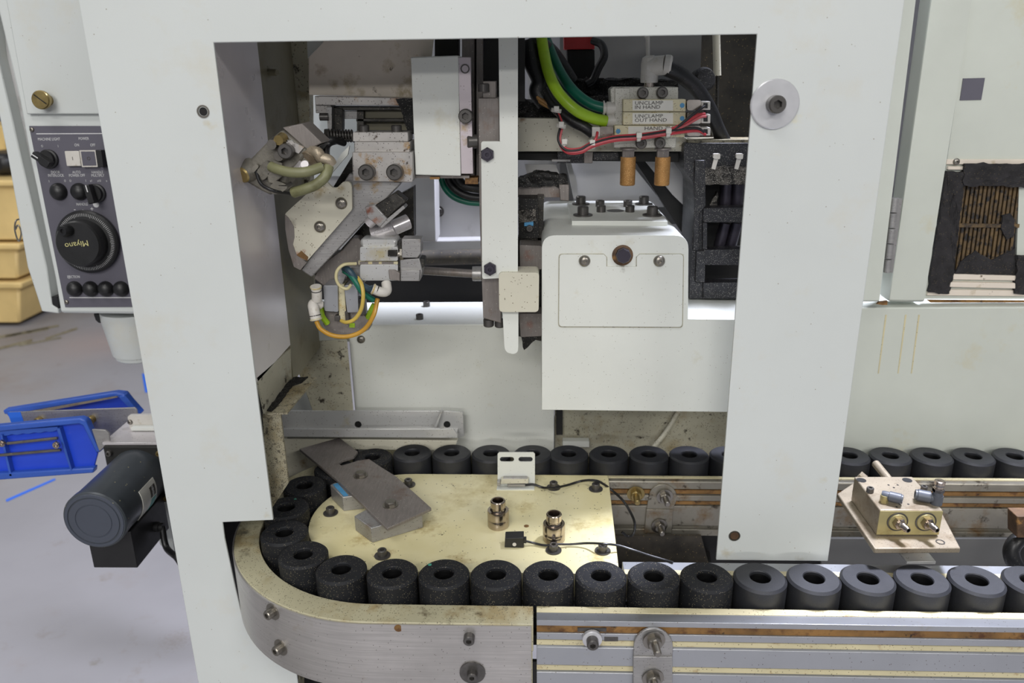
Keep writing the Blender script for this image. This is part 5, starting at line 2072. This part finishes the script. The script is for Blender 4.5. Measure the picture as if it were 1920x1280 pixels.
con = thing('control_console', 'off-white control console with dark grey operator plate left of the cover', 'control console', P(180, 588, 1.08))
bm = B()
slab(bm, [(-60, -220), (-8, 0), (37, 190), (57, 300), (104, 525), (114, 587), (330, 590), (330, -220)], cm, -nC * .12)
add(con, 'housing', bm, m_cover, bev=.003)
bm = B()
slab(bm, [(-48, -220), (11, 0), (50, 214), (330, 214), (330, -220)], cmo(.007), -nC * .0065)
add(con, 'upper_door', bm, m_cover, bev=.0015)
bm = B()
slab(bm, [(-90, -200), (-15, 60), (22, 215), (40, 300), (87, 500), (98, 572), (150, 572), (100, 200), (0, -200)], cmo(-.03), -nC * .02)
add(con, 'recess', bm, m_backwall)
bm = B()
slab(bm, [(-110, -200), (-42, 0), (0, 225), (15, 300), (51, 500), (78, 584), (110, 588), (108, 578), (97, 572), (87, 500), (40, 300), (22, 220), (-6, 100), (-35, -200)], cmo(-.01), -nC * .10)
add(con, 'side_casing', bm, m_cover, bev=.002)
bm = B()
slab(bm, [(96, 556), (106, 556), (110, 578), (98, 578)], cmo(-.012), -nC * .02)
add(con, 'rubber_block', bm, m_black)
kn = cmo(.007)(90, 188)
bm = B()
lathe(bm, kn, nC, [(.0072, 0), (.0072, .010), (.0112, .0102), (.0118, .012), (.0118, .016), (.0108, .0175)], 26)
ks = add(con, 'door_screw', bm, m_brassy, 'slotted brass-coloured door screw')
bm = B()
q = kn + nC * .0177
obox(bm, q + V((-.007, 0, .006)), V((.0145, 0, -.012)), V((.0009, 0, .0011)), nC * .0004)
add(ks, 'screw_slot', bm, m_dark)
# operator plate
cpl = cmo(.0015)
bm = B()
slab(bm, [(54, 236), (330, 236), (330, 575), (122, 576)], cpl, -nC * .0013)
pl = add(con, 'operator_plate', bm, m_panelgrey, 'dark grey operator plate with white printing', bev=.0004)
cw = cmo(.0017)
for a, b_ in (((68, 250), (330, 249)), ((130, 557), (330, 557))):
    bm = B()
    slab(bm, [a, b_, (b_[0], b_[1] + 1.6), (a[0], a[1] + 1.6)], cw, -nC * .0003)
    add(pl, 'printed_line', bm, m_print)
for x, y in ((60, 243), (125, 566)):
    screw(pl, cpl(x, y), nC, .0032, 'button', m_steelbolt)
for s, x, y, h in (('MACHINE LIGHT', 92, 261, .0043), ('POWER', 157, 260, .0043), ('ON', 144, 272, .0043), ('OFF', 174, 272, .0043), ('O', 79, 274, .0036), ('I', 109, 274, .0036),
                   ('DOOR\nINTERLOCK', 104.5, 326, .0043), ('AUTO\nPOWER OFF', 144, 326, .0043), ('HANDLE\nMULTIPLY', 183, 326, .0043), ('I', 92, 340, .0036), ('O', 122, 339, .0036), ('O', 132, 339, .0036),
                   ('I', 161, 339, .0036), ('x1', 171, 339, .0036), ('x10', 186, 339, .0036), ('x', 200, 339, .0036), ('HANDLE', 154, 383, .0043), ('EJECTION', 138, 519, .0043)):
    text(pl, s, cw(x, y), h * .84, m_print, nC, uC, sx=.78)
for x, y, s in ((140, 392, '-'), (172.5, 392, '+')):
    text(pl, s, cw(x, y), .0062, m_print, nC, uC)
bm = B()
slab(bm, [(154.6, 393), (156, 393), (156.6, 400), (155.2, 400)], cw, -nC * .0003)
add(pl, 'index_mark', bm, m_print)
bm = B()
lathe(bm, cw(180, 383) - nC * .0002, nC, [(.0042, 0), (.0042, .0003)], 20)
add(pl, 'symbol_disc', bm, m_print)


def knob(x, y, rot, label, scale=1.):
    p = cpl(x, y)
    bm = B()
    s = scale
    lathe(bm, p, nC, [(.0125 * s, 0), (.0125 * s, .004), (.0105 * s, .005), (.0105 * s, .010)], 26)
    k = add(con, 'selector_knob', bm, m_black, label)
    bm = B()
    d = V((math.cos(rot), 0, 0)) + uC * math.sin(rot)
    e_ = nC.cross(d)
    o = p + nC * .010 - d * .0125 * s - e_ * .0042 * s
    obox(bm, o, d * .025 * s, e_ * .0084 * s, nC * .011)
    add(k, 'grip', bm, m_black, bev=.0012)
    bm = B()
    o = p + nC * .0212 + d * .003 * s - e_ * .0007
    obox(bm, o, d * .009 * s, e_ * .0014, nC * .0002)
    add(k, 'pointer', bm, m_print)


knob(93, 298, R(145), 'machine light selector knob')
knob(182, 362, R(100), 'handle multiply selector knob')
for x, m, s in ((141, m_white, 'I'), (171, m_panelgrey, 'O')):
    p = cpl(x, 297)
    w_ = .0098
    bm = B()
    obox(bm, p - V((w_, 0, 0)) - uC * w_, V((w_ * 2, 0, 0)), uC * w_ * 2, nC * .006)
    k = add(con, 'push_button', bm, m, 'white power on button' if s == 'I' else 'dark power off button with pale rim', bev=.001)
    if s == 'O':
        bm = B()
        q = p + nC * .006
        f_ = lambda w2: [q - V((w2, 0, 0)) - uC * w2, q + V((w2, 0, 0)) - uC * w2, q + V((w2, 0, 0)) + uC * w2, q - V((w2, 0, 0)) + uC * w2]
        loops(bm, [f_(.0108), f_(.0092)], -nC * .0055)
        add(k, 'pale_rim', bm, m_white)
        bm = B()
        q = p + V((.0135, 0, 0))
        obox(bm, q - uC * .011, V((.008, 0, 0)), uC * .022, nC * .012)
        add(k, 'button_guard', bm, m_black, bev=.0008)
    text(k, s, p + nC * .0062, .0045, m_ink, nC, uC)
for x, y, rr in ((111, 359, .0115), (150, 359, .0115), (141, 541, .0108), (171, 541, .0108), (199.5, 541, .0108), (228, 541, .0108)):
    p = cpl(x, y)
    bm = B()
    lathe(bm, p, nC, [(rr, 0), (rr, .0015), (rr * .96, .004), (rr * .8, .0072), (rr * .55, .0093), (rr * .25, .0103), (rr * .05, .0105)], 26)
    add(con, 'hole_plug', bm, m_black, sharp=60)
# hand wheel
p = cpl(168, 452)
bm = B()
lathe(bm, p, nC, [(.0415, 0), (.0425, .003), (.0425, .007), (.040, .009), (.031, .010)], 64)
hw = add(con, 'hand_wheel', bm, m_black, 'black hand wheel dial with brand lettering and crank knob')
bm = B()
lathe(bm, p + nC * .0095, nC, [(.0305, 0), (.0305, .018), (.0285, .0205)], 56)
add(hw, 'wheel_hub', bm, m_black)
bm = B()
for i in range(100):
    t = 2 * PI * i / 100
    d = V((math.cos(t), 0, 0)) + uC * math.sin(t)
    e_ = nC.cross(d)
    r0_ = .0345 if i % 10 else .0335
    obox(bm, p + nC * .0098 + d * r0_ - e_ * .00022, d * (.0385 - r0_), e_ * .00044, -nC * .0012)
add(hw, 'graduation', bm, m_print)
text(hw, 'Miyano', p + nC * .0307 + V((-.0005, 0, 0)), .0075, m_printy, nC, uC, rot=R(187), sx=1.05)
pk = p + nC * .029 - V((.0075, 0, 0)) + uC * .0185
bm = B()
lathe(bm, pk - nC * .004, nC + V((-.25, 0, 0)), [(.006, 0), (.0078, .005), (.0078, .013), (.0062, .016), (.003, .016), (.0026, .014)], 22)
add(hw, 'crank_knob', bm, m_black)
bm = B()
obox(bm, pk - nC * .006 - uC * .004, V((.022, 0, -.008)), uC * .010, nC * .006)
add(hw, 'crank_arm', bm, m_black, bev=.002)
# underside
bm = B()
slab(bm, [(174, 588), (208, 588), (206, 598), (198, 605), (184, 606), (178, 600)], 1.08, .03)
add(con, 'cable_gland', bm, m_black, bev=.002)
c = P(263, 640, 1.10)
bm = B()
lathe(bm, V((c.x, c.y, P(263, 668, 1.10).z)), UP, [(.034, 0), (.037, .003), (.037, .008), (.040, .009), (.047, .062), (.047, .075)], 40)
add(con, 'swivel_base', bm, m_cover)
bm = B()
tube(bm, [P(40, 410, 1.10), P(30, 414, 1.09), P(28, 432, 1.09), P(35, 452, 1.09), P(40, 436, 1.09), P(34, 422, 1.09), P(29, 430, 1.09)], .0011, 8)
add(con, 'wire_ring', bm, m_steelbolt)

# ================================================================== LEFT SIDE: BINS AND MOTOR
fb = thing('parts_bin', 'nearer bright blue plastic parts bin with scalloped rim, cut by the left edge', 'bin', P(90, 895, 1.0), 'blue parts bins')
Yb = 1.0
bm = B()
slab(bm, [(-80, 812), (0, 804), (150, 789), (160, 793), (183, 850), (174, 884), (-80, 905)], Yb + .004, .004)
add(fb, 'bin_wall', bm, m_bin, bev=.001)
bm = B()
slab(bm, [(-80, 806), (150, 784), (160, 788), (188, 848), (180, 849), (155, 798), (148, 795), (-80, 817)], Yb - .006, .012)
add(fb, 'rim', bm, m_bin2, bev=.002)
bm = B()
slab(bm, [(-80, 892), (176, 877), (175, 887), (-80, 906)], Yb - .004, .012)
add(fb, 'bottom_rim', bm, m_bin2, bev=.002)
bm = B()
pts = [(-60, 812)]
for i in range(36):
    x = -60 + i * 4.6
    pts.append((x, 818 - x * .07 - 2.2 * abs(math.sin(i * .55)) + 2))
pts += [(105, 808), (105, 799), (-60, 812)]
slab(bm, [(-60, 812), (108, 800)] + [(106 - i * 4.0, 806 + i * .35 + 2.2 * abs(math.sin(i * .6))) for i in range(40)], Yb - .001, .006)
add(fb, 'scalloped_edge', bm, m_bin2)
for px in ([(106, 803), (112, 803), (136, 884), (133, 884)], [(0, 815), (4, 815), (22, 892), (18, 892)]):
    bm = B()
    slab(bm, px, Yb - .004, .009)
    add(fb, 'rib', bm, m_bin2)
gd = thing('bin_clip', 'steel wire clip with two nuts bolted to the nearer blue bin', 'clip', P(60, 850, .99))
bm = B()
cyl(bm, P(14, 831, .992), P(108, 821, .992), .0022, seg=10)
cyl(bm, P(0, 853, .992), P(114, 843, .992), .0022, seg=10)
add(gd, 'wire', bm, m_steelbolt)
for x, y in ((5, 830), (107, 833)):
    screw(gd, P(x, y, .99), FR, .0055, 'nut', m_nickel)

bb = thing('parts_bin', 'farther blue plastic parts bin tilted behind the steel plate', 'bin', P(130, 800, 1.12), 'blue parts bins')
bm = B()
slab(bm, [(8, 770), (210, 738), (230, 740), (262, 778), (255, 800), (30, 800)], 1.14, .004)
add(bb, 'bin_wall', bm, m_bin, bev=.001)
bm = B()
slab(bm, [(5, 769), (215, 736), (232, 738), (258, 772), (250, 776), (226, 746), (214, 744), (30, 776), (8, 777)], 1.125, .014)
add(bb, 'rim', bm, m_bin2, bev=.002)
bm = B()
slab(bm, [(40, 774), (218, 743), (220, 745), (60, 776)], 1.122, .003)
add(bb, 'rim_highlight', bm, m_vblock)
bm = B()
slab(bm, [(222, 744), (232, 740), (264, 776), (256, 780)], 1.121, .014)
add(bb, 'end_rim', bm, m_bin2, bev=.002)
sp_ = thing('steel_side_plate', 'thin steel side plate with two screws between the two blue bins', 'plate', P(140, 815, 1.06))
bm = B()
slab(bm, [(16, 773), (252, 764), (256, 768), (264, 818), (190, 818), (38, 800)], 1.06, .003)
add(sp_, 'plate', bm, m_steel, bev=.0006)
bm = B()
slab(bm, [(14, 773), (38, 772), (48, 800), (24, 801)], 1.0595, .0006)
add(sp_, 'blue_tape', bm, m_bluep, 'blue tape on the left end')
for x, y in ((75, 787), (173, 785)):
    screw(sp_, P(x, y, 1.06), FR, .006, 'cap', m_brassy)
wb = thing('white_hinge_bracket', 'white slotted bracket at the end of the feed strip', 'bracket', P(265, 820, 1.02))
bm = B()
slab(bm, rounded([(238, 779), (330, 776), (330, 818), (247, 818)], 6, 4, (0,)), 1.03, .006)
add(wb, 'bracket_plate', bm, m_white, bev=.001)
bm = B()
slab(bm, [(244, 802), (330, 801), (330, 808), (246, 808)], 1.02, .01)
add(wb, 'step', bm, m_paint, bev=.001)
screw(wb, P(244, 791, 1.03), FR, .004, 'button', m_steelbolt)
bm = B()
slab(bm, [(204, 822), (330, 822), (330, 832), (206, 831)], 1.0, .012)
solo('nylon_feed_strip', 'cream nylon strip running from the bins under the cover', 'strip', bm, m_plastic, bev=.001)
bm = B()
slab(bm, [(172, 805), (197, 806), (204, 812), (206, 828), (186, 846)], .99, .003)
solo('end_stop', 'small steel end stop plate behind the corner of the nearer bin', 'plate', bm, m_steel, bev=.0006)

mo = thing('gear_motor', 'dark grey cylindrical gear motor with a white and teal sticker', 'motor', P(178, 1040, .88))
Y0m = .86
cM = P(177, 976, Y0m)
xm, zm = cM.x, cM.z
Y1m = PX(262, 896, xm).y
rM = .0405
bm = B()
lathe(bm, cM, V((0, 1, 0)), [(rM - .0015, 0), (rM, .002), (rM, .012), (rM - .0008, .0125), (rM - .0008, Y1m - Y0m)], 72)
add(mo, 'motor_body', bm, m_motor)
bm = B()
lathe(bm, cM + V((0, .0005, 0)), V((0, -1, 0)), [(rM - .002, 0), (rM - .003, .0015), (.034, .0016), (.0335, .0004), (.0325, .0004), (.032, .0016), (.024, .0016), (.0236, .0008), (.0226, .0008), (.0222, .0016)], 72)
add(mo, 'end_cover', bm, m_motorend)
# gearbox plate and bracket
h = rM + .004
bm = B()
box(bm, xm - h, xm + h, Y1m, Y1m + .012, zm - h, zm + h)
add(mo, 'flange', bm, m_void, bev=.002)
for sx, sz in ((-1, 1), (1, 1), (1, -1)):
    screw(mo, (xm + sx * (h - .009), Y1m, zm + sz * (h - .009)), FR, .0042, 'cap', m_brassy if sx > 0 else m_screw)
bm = B()
box(bm, xm - h, xm + h + .05, Y1m + .012, Y1m + .05, zm - h, zm + h)
add(mo, 'gearbox', bm, m_steel, bev=.002)
bm = B()
box(bm, xm - h - .002, xm + h + .05, Y1m + .004, Y1m + .075, zm + h, zm + h + .004)
add(mo, 'top_bracket', bm, m_polish, bev=.0008)
# sticker on the body
def sticker(a0, a1, y0_, y1_, m, nm, lab=None, rr=.0002):
    bm = B()
    n = 12
    g = []
    for i in range(n + 1):
        t = R(a0 + (a1 - a0) * i / n)
        d = V((math.cos(t), 0, math.sin(t)))
        g.append([bm.verts.new(V((xm, y, zm)) + d * (rM + o)) for y, o in ((y0_, rr), (y1_, rr), (y1_, rr - .0008), (y0_, rr - .0008))])
    for p, q in zip(g, g[1:]):
        for k in range(4):
            bm.faces.new((p[k], p[(k + 1) % 4], q[(k + 1) % 4], q[k]))
    for e_ in (g[0], g[-1]):
        bm.faces.new(e_)
    return add(mo, nm, bm, m, lab)


sticker(-50, 22, Y1m - .074, Y1m - .034, m_label, 'sticker', 'white sticker')
sticker(-48, -14, Y1m - .050, Y1m - .036, m_teal, 'teal_stripe', 'teal stripe on the sticker', .0004)
sticker(-10, 12, Y1m - .052, Y1m - .038, m_ink, 'dark_stripe', None, .0004)
for i, s in enumerate('VEXTA'):
    t = R(9 - i * 4)
    d = V((math.cos(t), 0, math.sin(t)))
    text(mo, s, V((xm, Y1m - .045, zm)) + d * (rM + .0005), .0042, m_print, d, V((0, 1, 0)), name='lettering')
# terminal box under the motor
zt_ = P(250, 1035, Y0m + .01).z
bm = B()
a = P(176, 1064, Y0m + .02)
b_ = P(258, 1064, Y0m + .02)
box(bm, a.x, b_.x, Y0m + .02, Y1m - .004, a.z, zm - rM * .7)
add(mo, 'terminal_box', bm, m_black, bev=.001)
bm = B()
lathe(bm, V((b_.x, (Y0m + Y1m) / 2 + .02, a.z + .025)), (1, 0, 0), [(.007, 0), (.007, .006), (.0055, .007), (.0055, .012)], 18)
add(mo, 'cable_gland', bm, m_black)
bm = B()
tube(bm, [V((b_.x + .010, (Y0m + Y1m) / 2 + .02, a.z + .025)), P(312, 1026, .93), P(334, 1048, .91), P(350, 1080, .91), P(362, 1120, .91)], .0044)
solo('motor_cable', 'black cable from the motor terminal box to the machine', 'cable', bm, m_rubber)
bm = B()
slab(bm, [(285, 960), (312, 940), (330, 1050), (300, 1020)], 1.0, .02)
solo('grey_leg', 'pale machine leg glimpsed between motor and cover', 'leg', bm, m_cover)

# floor marks and background crates
FL = bpy.data.objects['floor']
for px, m, nm in (([(11, 936), (103, 896), (104, 899), (12, 940)], m_bluep, 'floor_tape'), ([(266, 700), (300, 700), (300, 735), (272, 735)], m_bluep, 'floor_tape')):
    bm = B()
    slabz(bm, px, .002, .001)
    add(FL, nm, bm, m)
for i, (px, py, w_, h_) in enumerate(((20, 628, 70, 5), (60, 620, 50, 4), (10, 650, 50, 5), (75, 640, 40, 3), (115, 625, 30, 4))):
    bm = B()
    slabz(bm, [(px - w_, py + h_ * 2), (px + w_, py - h_ * 3), (px + w_, py - h_ * 2), (px - w_, py + h_ * 3)], .002, .001)
    add(FL, 'tyre_mark', bm, m_dirtypaint2)
for k, (lab, y0_, y1_, xr) in enumerate((('beige plastic crate, topmost of the blurred stack at the left edge', 338, 450, 44), ('beige plastic crate, middle of the blurred stack', 457, 522, 36), ('beige plastic crate, lowest of the blurred stack on the floor', 530, 605, 40))):
    t = thing('crate', lab, 'crate', P(0, y1_, 4.2), 'beige crates stacked at the left edge')
    bm = B()
    slab(bm, [(-180, y0_ + 8), (xr - 4, y0_ + 8), (xr - 2, y1_), (-180, y1_)], 4.2, .5)
    add(t, 'crate_body', bm, m_crate, bev=.012)
    bm = B()
    slab(bm, [(-185, y0_), (xr, y0_), (xr, y0_ + 12), (-185, y0_ + 12)], 4.17, .56)
    add(t, 'crate_rim', bm, m_crate, bev=.01)
bm = B()
slab(bm, [(-60, 288), (16, 290), (22, 326), (-60, 326)], 4.3, .3)
solo('black_bag', 'black bundle lying on the stack of beige crates', 'bag', bm, m_black, bev=.04)
bm = B()
slab(bm, [(-80, 232), (8, 236), (12, 282), (-80, 284)], 4.75, .3)
solo('yellow_carton', 'yellow carton behind the black bundle at the left edge', 'carton', bm, m_crate, bev=.01)
